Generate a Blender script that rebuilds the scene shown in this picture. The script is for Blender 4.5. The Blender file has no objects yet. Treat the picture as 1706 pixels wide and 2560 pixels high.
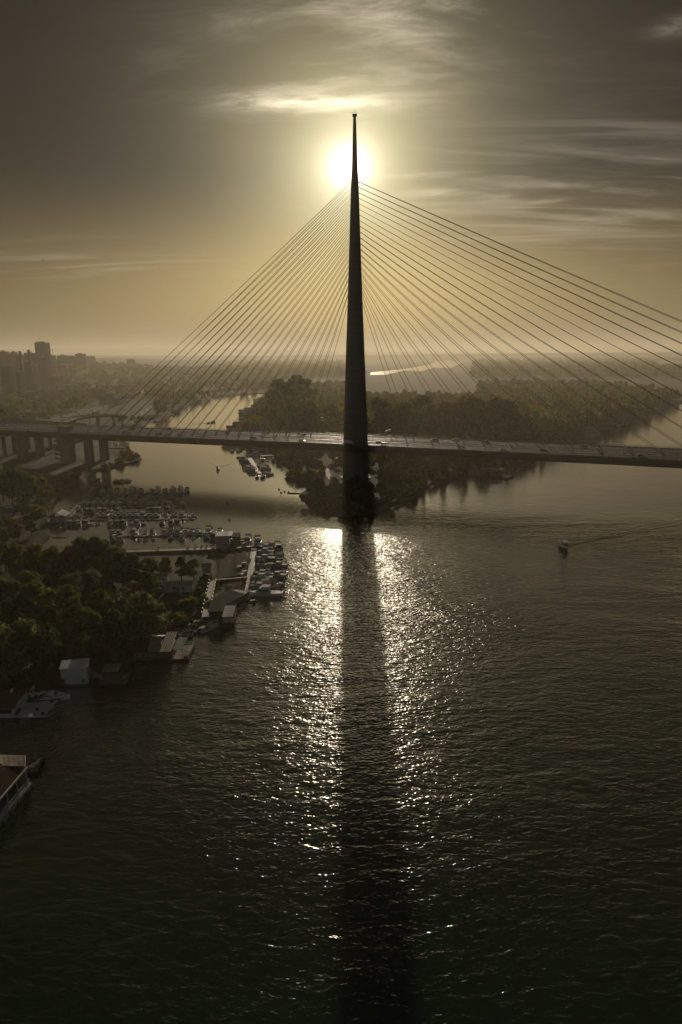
import bpy, bmesh, math, random
import numpy as np
from mathutils import Vector, Matrix
from mathutils.geometry import tessellate_polygon

SC = bpy.context.scene
COL = SC.collection
R = math.radians

# ------------------------------------------------------------ camera
CAM_H, PITCH, ROLL = 76.5, 13.1, -0.45
cd = bpy.data.cameras.new('camera'); cd.sensor_fit = 'VERTICAL'; cd.sensor_height = 36; cd.lens = 24
cd.clip_start = 0.5; cd.clip_end = 90000
cam = bpy.data.objects.new('camera', cd); COL.objects.link(cam); SC.camera = cam
_p, _r = R(PITCH), R(ROLL)
FW = Vector((0, math.cos(_p), -math.sin(_p))); RT = Vector((1, 0, 0)); UP = RT.cross(FW)
RT2 = RT*math.cos(_r) + UP*math.sin(_r); UP2 = UP*math.cos(_r) - RT*math.sin(_r)
cam.matrix_world = Matrix(((RT2.x, UP2.x, -FW.x, 0), (RT2.y, UP2.y, -FW.y, 0), (RT2.z, UP2.z, -FW.z, CAM_H), (0, 0, 0, 1)))

# ------------------------------------------------------------ light
SUN_EL, SUN_AZ = 13.7, 0.86         # degrees; azimuth from +Y towards +X
sd = Vector((math.sin(R(SUN_AZ))*math.cos(R(SUN_EL)), math.cos(R(SUN_AZ))*math.cos(R(SUN_EL)), math.sin(R(SUN_EL))))
sl = bpy.data.lights.new('sun', 'SUN'); sl.energy = 3.6; sl.angle = R(0.55); sl.color = (1.0, 0.83, 0.62)
so = bpy.data.objects.new('sun', sl); COL.objects.link(so)
so.rotation_euler = sd.to_track_quat('Z', 'Y').to_euler(); so.location = (0, 900, 300)

SC.view_settings.view_transform = 'Standard'; SC.view_settings.look = 'None'
SC.view_settings.gamma = 1; SC.view_settings.use_curve_mapping = False
SC.view_settings.exposure = -0.80

w = bpy.data.worlds.new('World'); SC.world = w; w.use_nodes = True
nt = w.node_tree; nt.nodes.clear()
def N(t, tree=None, **kw):
    n = (tree or nt).nodes.new(t)
    for k, v in kw.items(): setattr(n, k, v)
    return n
def L(a, b, tree=None): (tree or nt).links.new(a, b)
def mth(op, a, b=None, c=None, tree=None, clamp=False):
    n = N('ShaderNodeMath', tree, operation=op, use_clamp=clamp)
    for i, v in enumerate((a, b, c)):
        if v is None: continue
        if isinstance(v, (int, float)): n.inputs[i].default_value = v
        else: L(v, n.inputs[i], tree)
    return n.outputs[0]
def mixc(f, a, b, tree=None, bt='MIX'):
    n = N('ShaderNodeMix', tree, data_type='RGBA', blend_type=bt)
    for s, v in ((n.inputs[0], f), (n.inputs[6], a), (n.inputs[7], b)):
        if isinstance(v, (int, float)): s.default_value = v
        elif isinstance(v, tuple): s.default_value = (*v, 1)
        else: L(v, s, tree)
    return n.outputs[2]
def mrange(v, a, b, c=0.0, d=1.0, tree=None, smooth=False):
    n = N('ShaderNodeMapRange', tree, clamp=True)
    if smooth: n.interpolation_type = 'SMOOTHSTEP'
    L(v, n.inputs[0], tree)
    for i, x in enumerate((a, b, c, d)): n.inputs[i+1].default_value = x
    return n.outputs[0]

out = N('ShaderNodeOutputWorld'); bg = N('ShaderNodeBackground'); bg.inputs[1].default_value = 0.1
sky = N('ShaderNodeTexSky', sky_type='NISHITA', sun_disc=False, sun_elevation=R(SUN_EL), sun_rotation=R(SUN_AZ))
sky.altitude = 80; sky.air_density = 1.6; sky.dust_density = 4.5; sky.ozone_density = 0.4
tc = N('ShaderNodeTexCoord'); sep = N('ShaderNodeSeparateXYZ'); L(tc.outputs['Generated'], sep.inputs[0])
X, Y, Z = sep.outputs
dt = N('ShaderNodeVectorMath', operation='DOT_PRODUCT'); L(tc.outputs['Generated'], dt.inputs[0]); dt.inputs[1].default_value = sd
dot = mth('MINIMUM', mth('MAXIMUM', dt.outputs['Value'], 0.0), 1.0)
# muted, hazy autumn sky: the blue is washed out by dust, warmest low down
bw = N('ShaderNodeRGBToBW'); L(sky.outputs[0], bw.inputs[0])
grey = mixc(1.0, bw.outputs[0], (0.92, 0.83, 0.70), bt='MULTIPLY')
base = mixc(0.86, sky.outputs[0], grey)
low = mrange(Z, -0.03, 0.24, 1.0, 0.0, smooth=True)
front = mixc(low, (0.006, 0.010, 0.0190), (0.315, 0.27, 0.130))
behind = mth('MAXIMUM', mrange(Y, 0.45, -0.35, smooth=True), mrange(Z, 0.72, 0.95, smooth=True))
base = mixc(1.0, base, mixc(behind, front, (0.62, 0.72, 0.86)), bt='MULTIPLY')
base = mixc(1.0, base, mixc(mrange(Z, 0.44, 0.62, smooth=True), (1.0, 1.0, 1.0), (0.45, 0.45, 0.45)), bt='MULTIPLY')
# broad aureole of forward-scattered light around the sun, wide + tight
def powdot(n, a, col):
    v = mth('MULTIPLY', mth('POWER', dot, n), a)
    m = N('ShaderNodeVectorMath', operation='SCALE'); m.inputs[0].default_value = col; L(v, m.inputs['Scale']); return m.outputs[0]
def vadd(a, b):
    m = N('ShaderNodeVectorMath', operation='ADD'); L(a, m.inputs[0]); L(b, m.inputs[1]); return m.outputs[0]
AU = [(9, 0.04, (1, .87, .66)), (24, 0.55, (1, .86, .58)), (60, 4.3, (1, .84, .40)), (180, 6.5, (1, .87, .44)), (550, 8.0, (1, .92, .62)), (1700, 12.0, (1, .96, .80)), (6000, 26.0, (1, .97, .88))]
acc = base
for n_, a_, c_ in AU: acc = vadd(acc, powdot(n_, a_, c_))
# cirrus: planar projection of the direction, stretched streaks
zz = mth('ADD', mth('MAXIMUM', Z, 0.0), 0.10)
px = mth('DIVIDE', X, zz); py = mth('DIVIDE', Y, zz)
cv = N('ShaderNodeCombineXYZ'); L(px, cv.inputs[0]); L(py, cv.inputs[1])
def cloud(rot, scl, nscale, detail, lo, hi, dist=1.2, loc=(0, 0, 0), rough=0.6):
    mp = N('ShaderNodeMapping'); mp.inputs['Rotation'].default_value[2] = R(rot); mp.inputs['Scale'].default_value = scl; mp.inputs['Location'].default_value = loc
    L(cv.outputs[0], mp.inputs[0])
    no = N('ShaderNodeTexNoise'); L(mp.outputs[0], no.inputs[0]); no.inputs['Scale'].default_value = nscale; no.inputs['Detail'].default_value = detail
    no.inputs['Distortion'].default_value = dist; no.inputs['Roughness'].default_value = rough
    return mrange(no.outputs[0], lo, hi, smooth=True)
az = mth('ARCTAN2', X, Y)
def blob(a0, aw, e0, ew):
    # soft window on the sky dome, centred on azimuth a0 / z e0
    da = mth('DIVIDE', mth('SUBTRACT', az, a0), aw); de = mth('DIVIDE', mth('SUBTRACT', Z, e0), ew)
    q = mth('ADD', mth('MULTIPLY', da, da), mth('MULTIPLY', de, de))
    return mth('EXPONENT', mth('MULTIPLY', q, -1.0))
c1 = cloud(-20, (0.6, 1.7, 1), 1.3, 9, 0.40, 0.64, 1.0)
c2 = cloud(-12, (0.55, 2.4, 1), 1.3, 9, 0.46, 0.68, 0.9, (3.1, 1.7, 0))
fine = cloud(30, (1.0, 2.4, 1), 3.2, 9, 0.36, 0.64, 1.5, (7, 2, 0), 0.68)
w1 = mth('MAXIMUM', blob(0.12, 0.24, 0.40, 0.050), mth('MULTIPLY', blob(-0.03, 0.17, 0.325, 0.035), 0.75))
w2 = mth('MULTIPLY', blob(0.38, 0.22, 0.19, 0.075), 1.0)
w3 = mth('MULTIPLY', blob(-0.38, 0.17, 0.118, 0.022), 0.6)
# the bright bar of cloud just above the mast
bar = mth('MULTIPLY', blob(-0.03, 0.085, 0.306, 0.0075), mth('ADD', mth('MULTIPLY', fine, 1.1), 0.35))
bars = mth('MULTIPLY', mth('ADD', mth('ADD', blob(0.118, 0.045, 0.226, 0.0035), blob(0.135, 0.04, 0.205, 0.005)), mth('ADD', blob(0.215, 0.022, 0.196, 0.003), blob(0.275, 0.03, 0.188, 0.0025))), mth('ADD', mth('MULTIPLY', fine, 1.0), 0.25))
wisp = mth('MULTIPLY', blob(0.42, 0.035, 0.350, 0.008), mth('ADD', fine, 0.3))
cl = mth('MULTIPLY', mth('ADD', mth('MULTIPLY', c1, 0.55), mth('MULTIPLY', mth('MULTIPLY', c1, fine), 0.9)), w1)
cl2 = mth('MULTIPLY', mth('ADD', c2, mth('MULTIPLY', fine, 0.12)), mth('ADD', w2, w3))
cl = mth('ADD', mth('ADD', cl, cl2), mth('ADD', mth('MULTIPLY', bar, 1.4), mth('ADD', mth('MULTIPLY', bars, 0.6), mth('MULTIPLY', wisp, 0.8))))
# clouds scatter the light behind them: brighter near the sun
cb = mth('ADD', mth('ADD', mth('MULTIPLY', mth('POWER', dot, 20.0), 1.5), mth('MULTIPLY', mth('POWER', dot, 300.0), 1.0)), 0.75)
cm = N('ShaderNodeVectorMath', operation='SCALE'); cm.inputs[0].default_value = (1.0, 0.86, 0.66)
CLOUD_GAIN = mth('MULTIPLY', mth('MULTIPLY', cl, cb), 2.9); L(CLOUD_GAIN, cm.inputs['Scale'])
acc = vadd(acc, cm.outputs[0])
L(acc, bg.inputs[0]); L(bg.outputs[0], out.inputs[0])

HAZE_D, HAZE_G, WAVE = 0.00017, 0.45, 1.3
SC.cycles.volume_bounces = 0; SC.cycles.max_bounces = 6; SC.cycles.diffuse_bounces = 2; SC.cycles.glossy_bounces = 3
SC.cycles.transmission_bounces = 3; SC.cycles.transparent_max_bounces = 8
SC.cycles.use_denoising = True; SC.cycles.use_adaptive_sampling = False; SC.cycles.sample_clamp_direct = 13; SC.cycles.sample_clamp_indirect = 4
SC.cycles.caustics_reflective = False; SC.cycles.caustics_refractive = False

# ------------------------------------------------------------ helpers
def at(px, py, z=0.0):
    """Where the ray through a photo pixel (1706x2560) meets height z: used to read real ground positions off the photo."""
    F_ = 24/36*2560
    d = FW*F_ + RT2*(px-853) + UP2*(1280-py)
    t = (z-CAM_H)/d.z
    return (d.x*t, d.y*t)
def sea(px, py, dist, z=None):
    """Point on a photo ray at forward distance dist."""
    F_ = 24/36*2560
    d = FW*F_ + RT2*(px-853) + UP2*(1280-py)
    t = dist/d.y
    return Vector((d.x*t, dist, CAM_H+d.z*t))

class MB:
    def __init__(s): s.v = []; s.f = []; s.m = []; s.mi = 0
    def add(s, vs, fs, M=None):
        n = len(s.v)
        s.v += [tuple(M @ Vector(q)) for q in vs] if M is not None else [tuple(q) for q in vs]
        s.f += [tuple(i+n for i in f) for f in fs]; s.m += [s.mi]*len(fs); return s
    def box(s, x0, x1, y0, y1, z0, z1, M=None):
        v = [(x0,y0,z0),(x1,y0,z0),(x1,y1,z0),(x0,y1,z0),(x0,y0,z1),(x1,y0,z1),(x1,y1,z1),(x0,y1,z1)]
        return s.add(v, [(3,2,1,0),(4,5,6,7),(0,1,5,4),(1,2,6,5),(2,3,7,6),(3,0,4,7)], M)
    def bar(s, a, b, w, h=None, M=None):
        a, b = Vector(a), Vector(b); h = h or w; d = (b-a); l = d.length
        if l < 1e-6: return s
        q = d.to_track_quat('X', 'Z').to_matrix().to_4x4(); q.translation = a
        if M is not None: q = M @ q
        return s.box(0, l, -w/2, w/2, -h/2, h/2, q)
    def tube(s, pts, rs, n=8, cap=True, M=None):
        pts = [Vector(p) for p in pts]; rings = []; vs = []; fs = []
        if isinstance(rs, (int, float)): rs = [rs]*len(pts)
        for i, p in enumerate(pts):
            d = (pts[min(i+1, len(pts)-1)] - pts[max(i-1, 0)]).normalized()
            a = d.orthogonal().normalized() if abs(d.z) < 0.99 else Vector((1, 0, 0))
            if abs(d.z) < 0.99: a = d.cross(Vector((0, 0, 1))).normalized()
            b = d.cross(a)
            for k in range(n):
                t = 2*math.pi*k/n; vs.append(p + a*math.cos(t)*rs[i] + b*math.sin(t)*rs[i])
        for i in range(len(pts)-1):
            for k in range(n):
                k2 = (k+1) % n; fs.append((i*n+k, i*n+k2, (i+1)*n+k2, (i+1)*n+k))
        if cap: fs.append(tuple(range(n))[::-1]); fs.append(tuple((len(pts)-1)*n+k for k in range(n)))
        return s.add(vs, fs, M)
    def loft(s, secs, close=True, cap=True, M=None):
        """secs: list of equal-length point lists."""
        n = len(secs[0]); vs = [p for q in secs for p in q]; fs = []
        for i in range(len(secs)-1):
            for k in range(n if close else n-1):
                k2 = (k+1) % n; fs.append((i*n+k, i*n+k2, (i+1)*n+k2, (i+1)*n+k))
        if cap and close: fs.append(tuple(range(n))[::-1]); fs.append(tuple((len(secs)-1)*n+k for k in range(n)))
        return s.add(vs, fs, M)
    def prism(s, pts, z0, z1, M=None):
        n = len(pts)
        v = [(p[0], p[1], z0) for p in pts] + [(p[0], p[1], z1) for p in pts]
        return s.add(v, [tuple(range(n))[::-1], tuple(range(n, 2*n))] + [(i, (i+1) % n, (i+1) % n+n, i+n) for i in range(n)], M)
    def ball(s, c, r, n=8, m=5, sq=(1, 1, 1), M=None):
        secs = []
        for i in range(m+1):
            a = math.pi*(i+.15)/(m+.3); secs.append([(c[0]+r*sq[0]*math.sin(a)*math.cos(2*math.pi*k/n), c[1]+r*sq[1]*math.sin(a)*math.sin(2*math.pi*k/n), c[2]-r*sq[2]*math.cos(a)) for k in range(n)])
        return s.loft(secs, M=M)
    def build(s, name, mat, parent=None, smooth=False, **kw):
        me = bpy.data.meshes.new(name); me.from_pydata(s.v, [], s.f)
        for m in (mat if isinstance(mat, (list, tuple)) else [mat]): me.materials.append(m)
        if any(s.m): me.polygons.foreach_set('material_index', s.m)
        bm = bmesh.new(); bm.from_mesh(me); bmesh.ops.recalc_face_normals(bm, faces=bm.faces); bm.to_mesh(me); bm.free()
        if smooth: me.polygons.foreach_set('use_smooth', [True]*len(me.polygons))
        me.update()
        o = bpy.data.objects.new(name, me); COL.objects.link(o)
        if parent is not None: o.parent = parent
        if kw: tag(o, **kw)
        return o
def tag(o, label=None, cat=None, group=None, kind=None):
    if label: o['label'] = label
    if cat: o['category'] = cat
    if group: o['group'] = group
    if kind: o['kind'] = kind
    return o
def empty(name, loc=(0, 0, 0), rz=0.0, **kw):
    o = bpy.data.objects.new(name, None); COL.objects.link(o); o.location = loc; o.rotation_euler = (0, 0, rz)
    o.empty_display_size = 0.5
    return tag(o, **kw)
def fast_mesh(name, verts, quads, mat, parent=None, mats=None, smooth=False):
    """numpy arrays in, one mesh object out"""
    me = bpy.data.meshes.new(name); nv, nf = len(verts), len(quads); k = quads.shape[1]
    me.vertices.add(nv); me.vertices.foreach_set('co', np.asarray(verts, np.float32).ravel())
    me.loops.add(nf*k); me.loops.foreach_set('vertex_index', quads.astype(np.int32).ravel())
    me.polygons.add(nf); me.polygons.foreach_set('loop_start', np.arange(0, nf*k, k, dtype=np.int32))
    try: me.polygons.foreach_set('loop_total', np.full(nf, k, np.int32))
    except Exception: pass
    for m in (mat if isinstance(mat, (list, tuple)) else [mat]): me.materials.append(m)
    if mats is not None: me.polygons.foreach_set('material_index', mats.astype(np.int32))
    me.polygons.foreach_set('use_smooth', np.full(nf, smooth, dtype=bool))
    me.update(calc_edges=True)
    o = bpy.data.objects.new(name, me); COL.objects.link(o)
    if parent is not None: o.parent = parent
    return o
def copy_tree(o, parent=None):
    c = o.copy(); COL.objects.link(c); c.parent = parent
    for ch in KIDS.get(o.name, ()): copy_tree(ch, c)
    return c
KIDS = {}
def index_kids():
    KIDS.clear()
    for o in bpy.data.objects:
        if o.parent: KIDS.setdefault(o.parent.name, []).append(o)
def place(proto, used, x, y, z=0, rz=0, sc=1.0, label=None, group=None, cat=None):
    """first call moves the prototype itself, later calls copy it with all its parts"""
    o = proto if proto.name not in used else copy_tree(proto)
    used.add(proto.name)
    o.location = (x, y, z); o.rotation_euler = (0, 0, rz); o.scale = (sc, sc, sc) if isinstance(sc, (int, float)) else sc
    tag(o, label, cat, group); return o
def recolour(o, part, mat):
    for c in o.children:
        if c.name.split('.')[0] == part and c.material_slots:
            c.material_slots[0].link = 'OBJECT'; c.material_slots[0].material = mat
ORD = ['first', 'second', 'third', 'fourth', 'fifth', 'sixth', 'seventh', 'eighth', 'ninth', 'tenth', 'eleventh', 'twelfth', 'thirteenth', 'fourteenth', 'fifteenth', 'sixteenth', 'seventeenth', 'eighteenth', 'nineteenth', 'twentieth',
       'twenty-first', 'twenty-second', 'twenty-third', 'twenty-fourth', 'twenty-fifth', 'twenty-sixth', 'twenty-seventh', 'twenty-eighth', 'twenty-ninth', 'thirtieth', 'thirty-first', 'thirty-second', 'thirty-third', 'thirty-fourth', 'thirty-fifth', 'thirty-sixth', 'thirty-seventh', 'thirty-eighth', 'thirty-ninth', 'fortieth']

# ------------------------------------------------------------ materials
MATS = {}
def mat(name, c1, c2=None, rough=0.7, scale=1.0, detail=4, metal=0.0, bump=0.0, bscale=None, spec=0.5, stretch=None, trans=None, lo=0.35, hi=0.65, space='Object', emis=None):
    if name in MATS: return MATS[name]
    m = bpy.data.materials.new(name); m.use_nodes = True; t = m.node_tree; t.nodes.clear()
    o = N('ShaderNodeOutputMaterial', t); p = N('ShaderNodeBsdfPrincipled', t)
    p.inputs['Roughness'].default_value = rough; p.inputs['Metallic'].default_value = metal; p.inputs['Specular IOR Level'].default_value = spec
    co = N('ShaderNodeTexCoord', t); src = co.outputs[space] if space in ('Object', 'Generated') else N('ShaderNodeNewGeometry', t).outputs['Position']
    if stretch:
        mp = N('ShaderNodeMapping', t); mp.inputs['Scale'].default_value = stretch; L(src, mp.inputs[0], t); src = mp.outputs[0]
    c2 = c2 or tuple(x*0.72 for x in c1)
    no = N('ShaderNodeTexNoise', t); L(src, no.inputs[0], t); no.inputs['Scale'].default_value = scale; no.inputs['Detail'].default_value = detail
    f = mrange(no.outputs[0], lo, hi, tree=t)
    col = mixc(f, tuple(c1), tuple(c2), t)
    # each copy of a thing is a slightly different tone
    oi = N('ShaderNodeObjectInfo', t); hv = N('ShaderNodeHueSaturation', t); L(col, hv.inputs['Color'], t)
    L(mrange(oi.outputs['Random'], 0, 1, 0.82, 1.18, t), hv.inputs['Value'], t)
    col = hv.outputs[0]; L(col, p.inputs['Base Color'], t)
    L(mrange(no.outputs[0], 0.3, 0.7, max(rough-0.08, 0), min(rough+0.08, 1), t), p.inputs['Roughness'], t)
    if emis: p.inputs['Emission Color'].default_value = (*emis[0], 1); p.inputs['Emission Strength'].default_value = emis[1]
    if bump:
        nb = N('ShaderNodeTexNoise', t); L(src, nb.inputs[0], t); nb.inputs['Scale'].default_value = bscale or scale*4; nb.inputs['Detail'].default_value = 5
        b = N('ShaderNodeBump', t); b.inputs['Distance'].default_value = bump; L(nb.outputs[0], b.inputs['Height'], t); L(b.outputs[0], p.inputs['Normal'], t)
    if trans:
        tr = N('ShaderNodeBsdfTranslucent', t); L(mixc(1.0, col, tuple(trans[1]), t, 'MULTIPLY'), tr.inputs[0], t)
        mx = N('ShaderNodeMixShader', t); mx.inputs[0].default_value = trans[0]; L(p.outputs[0], mx.inputs[1], t); L(tr.outputs[0], mx.inputs[2], t); L(mx.outputs[0], o.inputs[0], t)
    else: L(p.outputs[0], o.inputs[0], t)
    MATS[name] = m; return m
M_ASPH = mat('asphalt', (.045, .043, .04), (.034, .033, .032), .8, .15, spec=.12, bump=.01, bscale=6)
M_CONC = mat('concrete', (.22, .215, .20), (.16, .155, .145), .8, .12, 6, bump=.02, bscale=2)
M_DCONC = mat('dark_concrete', (.11, .105, .10), (.075, .075, .07), .9, .2, 6, spec=.1)
M_DECKC = mat('deck_steel', (.085, .083, .078), (.065, .063, .06), .85, .08, 5, spec=.1)
M_STEEL = mat('painted_steel', (.20, .21, .21), (.16, .17, .17), .4, .3)
M_DSTEEL = mat('dark_steel', (.06, .06, .06), (.045, .045, .045), .45, .5)
M_PYLON = mat('pylon_concrete', (.17, .157, .137), (.11, .102, .09), .7, .08, 6, stretch=(1, 1, .15))
M_CABLE = mat('cable_sheath', (.10, .095, .085), (.08, .075, .07), .45, .5)
M_WHITEP = mat('white_paint', (.75, .75, .72), (.62, .62, .60), .35, .8)
M_LINE = mat('road_line_paint', (.6, .6, .56), (.45, .45, .43), .5, .6)
M_ALU = mat('aluminium', (.5, .5, .5), (.4, .4, .4), .3, .8, metal=.8)
M_GLASS = mat('dark_glass', (.02, .025, .03), (.015, .018, .02), .06, .5, spec=.8)
M_BARK = mat('bark', (.09, .07, .05), (.05, .04, .03), .9, 3, bump=.03)
M_WOOD = mat('weathered_wood', (.26, .21, .15), (.15, .12, .09), .7, .8, 6, stretch=(1, 8, 1))
M_PLANK = mat('deck_planks', (.28, .235, .175), (.17, .14, .105), .55, .6, 6, stretch=(6, .7, 1))
M_BLACK = mat('black_rubber', (.02, .02, .02), None, .6, 1)
M_RUST = mat('rusted_steel', (.14, .08, .05), (.07, .05, .04), .7, .6, 6)
M_BROOF = mat('brown_roof', (.06, .026, .013), (.036, .017, .010), .9, .5, 5, spec=.1)
M_RROOF = mat('red_tile_roof', (.11, .045, .030), (.07, .034, .024), .7, .9, 5, bump=.03)
M_CORR = mat('corrugated_sheet', (.34, .285, .20), (.20, .16, .115), .65, .35, 5)
M_GROOF = mat('grey_roof', (.22, .23, .24), (.16, .17, .18), .45, .4, 5)
M_WALLW = mat('white_wall', (.62, .64, .64), (.48, .50, .50), .6, .5, 5)
M_WALLG = mat('grey_wall', (.28, .29, .29), (.20, .21, .21), .7, .3, 5)
M_CANVB = mat('blue_canvas', (.03, .05, .11), (.025, .04, .08), .8, 1)
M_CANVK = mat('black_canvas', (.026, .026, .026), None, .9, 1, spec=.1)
M_CANVT = mat('tan_canvas', (.35, .29, .20), None, .8, 1)
M_CANVG = mat('green_canvas', (.04, .09, .06), None, .8, 1)
M_NAVY = mat('navy_gelcoat', (.02, .03, .07), None, .2, 1)
M_GEL = mat('white_gelcoat', (.68, .68, .66), (.58, .58, .56), .22, .6)
M_BROWNH = mat('varnished_wood_hull', (.16, .08, .04), None, .3, 1)
M_SKIN = mat('skin', (.45, .28, .2), None, .6, 1)
M_CLOTH = mat('dark_clothing', (.03, .035, .05), None, .9, 2)
M_ORANGE = mat('orange_vest', (.6, .16, .03), None, .8, 2)

# ------------------------------------------------------------ water, ground, haze
def water_mat(name, amp):
    m = bpy.data.materials.new(name); m.use_nodes = True; t = m.node_tree; t.nodes.clear()
    o = N('ShaderNodeOutputMaterial', t); p = N('ShaderNodeBsdfPrincipled', t)
    p.inputs['IOR'].default_value = 1.6; p.inputs['Specular Tint'].default_value = (1, .96, .92, 1)
    geo = N('ShaderNodeNewGeometry', t); pos = geo.outputs['Position']
    s = N('ShaderNodeSeparateXYZ', t); L(pos, s.inputs[0], t)
    def noise(scale, sx, sy, detail, dist=0.3, rot=0, rough=.55, off=(0, 0, 0)):
        mp = N('ShaderNodeMapping', t); mp.inputs['Scale'].default_value = (sx, sy, 1); mp.inputs['Rotation'].default_value[2] = R(rot); mp.inputs['Location'].default_value = off
        L(pos, mp.inputs[0], t); n = N('ShaderNodeTexNoise', t); L(mp.outputs[0], n.inputs[0], t)
        n.inputs['Scale'].default_value = scale; n.inputs['Detail'].default_value = detail; n.inputs['Distortion'].default_value = dist; n.inputs['Roughness'].default_value = rough
        return n.outputs[0]
    def ridge(v):   # crested, choppy profile
        a = mth('ABSOLUTE', mth('SUBTRACT', mth('MULTIPLY', v, 2.0, tree=t), 1.0, tree=t), tree=t)
        return mth('SUBTRACT', 1.0, a, tree=t)
    huge = noise(0.40, .50, 1.0, 1, .6, -9, off=(3, 31, 0)); big = ridge(noise(0.62, .52, 1.0, 1, .5, 6)); mid = ridge(noise(1.45, .6, 1.0, 0, .6, -7, off=(13, 5, 0))); sm = noise(2.6, .8, 1.0, 0, .5, 9)
    swell = noise(0.06, .5, 1.0, 2, .6, 20, off=(9, 2, 0))
    h = mth('ADD', mth('MULTIPLY', huge, .25, tree=t), mth('ADD', mth('ADD', mth('MULTIPLY', big, .105, tree=t), mth('MULTIPLY', mid, .05, tree=t), tree=t), mth('ADD', mth('MULTIPLY', sm, .03, tree=t), mth('MULTIPLY', swell, .5, tree=t), tree=t), tree=t), tree=t)
    # wind patches and the sheltered basin behind the peninsula
    patch = mrange(noise(0.012, .5, 1, 3, .8, 15), .35, .65, .50, 1.22, t)
    basin = mth('MULTIPLY', mrange(s.outputs[0], -2, -42, 0, 1, t, True), mrange(s.outputs[1], 245, 285, 0, 1, t, True), tree=t)
    beyond = mrange(s.outputs[1], 380, 520, 0, 1, t, True)
    lee = mrange(s.outputs[1], 205, 340, 0, .86, t, True)
    calm = mth('MAXIMUM', mth('MAXIMUM', basin, beyond, tree=t), lee, tree=t)
    k = mth('MULTIPLY', mth('SUBTRACT', 1.0, mth('MULTIPLY', calm, .93, tree=t), tree=t), patch, tree=t)
    near_ = mrange(s.outputs[1], 35, 150, .80, 1, t, True)
    vd = N('ShaderNodeVectorMath', t, operation='DISTANCE'); L(pos, vd.inputs[0], t); vd.inputs[1].default_value = (38, 205, 0)
    gust = mrange(vd.outputs['Value'], 8, 48, 1.7, 1, t, True)
    k = mth('MULTIPLY', k, mth('MULTIPLY', near_, gust, tree=t), tree=t)
    b = N('ShaderNodeBump', t); b.inputs['Strength'].default_value = 1.0; b.inputs['Distance'].default_value = amp
    L(mth('MULTIPLY', h, k, tree=t), b.inputs['Height'], t); L(b.outputs[0], p.inputs['Normal'], t)
    mud = noise(0.03, 1, 1, 3)
    L(mixc(mud, (.006, .023, .009), (.012, .034, .012), t), p.inputs['Base Color'], t)
    L(mrange(k, 0.05, 1.0, .13, .085, t), p.inputs['Roughness'], t)
    g_ = N('ShaderNodeBsdfAnisotropic', t) if False else N('ShaderNodeBsdfGlossy', t); g_.inputs['Color'].default_value = (.90, .88, .87, 1)
    L(mrange(k, 0.05, 1.0, .13, .085, t), g_.inputs['Roughness'], t); L(b.outputs[0], g_.inputs['Normal'], t)
    mx = N('ShaderNodeMixShader', t); lw = N('ShaderNodeLayerWeight', t); lw.inputs[0].default_value = .5; L(mth('MULTIPLY', mth('POWER', lw.outputs['Facing'], 2.2, tree=t), .72, tree=t), mx.inputs[0], t); L(p.outputs[0], mx.inputs[1], t); L(g_.outputs[0], mx.inputs[2], t); L(mx.outputs[0], o.inputs[0], t); return m
M_WATER = water_mat('river_water', WAVE) if 'WAVE' in globals() else water_mat('river_water', 1.0)
wv = MB(); n = 48
ring = [(38000*math.sin(2*math.pi*k/n), 16000+38000*math.cos(2*math.pi*k/n), 0) for k in range(n)]
water = MB().add([(0, 300, 0)]+ring, [(0, 1+k, 1+(k+1) % n) for k in range(n)]).build('water', M_WATER, kind='structure')

# outline of the land, read at water level off the photo (shore run, near left bank -> round the bay -> island -> right)
SHORE_A = [(-60,1775),(0,1752),(60,1738),(150,1722),(240,1690),(330,1655),(395,1606),(430,1578),(487,1546),(512,1518),(524,1476),(545,1456),(600,1446),(616,1425),(622,1402),(604,1392),(560,1386),(530,1379),
           (400,1381),(270,1384),(130,1392),(60,1394),(30,1392),(60,1378),(97,1362),(122,1335),(118,1300),(125,1262),(150,1240),(185,1215),(205,1190),(240,1178),(300,1165),(353,1149),(330,1139),(309,1132),(272,1125),(272,1118),(302,1098),
           (350,1072),(374,1058),(393,1049),(430,1038),(432,1029),(469,1012),(498,1006),(533,991),(553,989),(603,988),(640,985)]
SHORE_B = [(684,984),(680,1010),(668,1040),(650,1065),(610,1090),(560,1112),(610,1117),(660,1121),(688,1138),(699,1156),(720,1165),(731,1187),(716,1197),(738,1201),(762,1206),(774,1218),(781,1226),(753,1237),(768,1253),(779,1268),(807,1281),
           (855,1290),(877,1291),(931,1284),(955,1272),(976,1262),(998,1256),(1046,1238),(1076,1214),(1138,1194),(1193,1186),(1253,1178),(1290,1170),(1319,1160),(1350,1140),(1422,1106),(1460,1088),(1525,1075),(1559,1062),(1587,1045),(1637,1030),(1688,1011),(1706,1008),(1760,985),(1860,962),(2050,940)]
def smooth_line(P, sub=3, jit=0.0, rnd=random.Random(3)):
    out_ = []
    for i in range(len(P)-1):
        p0 = P[max(i-1, 0)]; p1 = P[i]; p2 = P[i+1]; p3 = P[min(i+2, len(P)-1)]
        for k in range(sub):
            t = k/sub
            q = [0.5*((2*p1[j]) + (-p0[j]+p2[j])*t + (2*p0[j]-5*p1[j]+4*p2[j]-p3[j])*t*t + (-p0[j]+3*p1[j]-3*p2[j]+p3[j])*t**3) for j in (0, 1)]
            out_.append((q[0]+rnd.uniform(-jit, jit), q[1]+rnd.uniform(-jit, jit)))
    out_.append(P[-1]); return out_
GZ = 1.3
wa = [at(x, y) for x, y in SHORE_A]; wb = [at(x, y) for x, y in SHORE_B]
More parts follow.
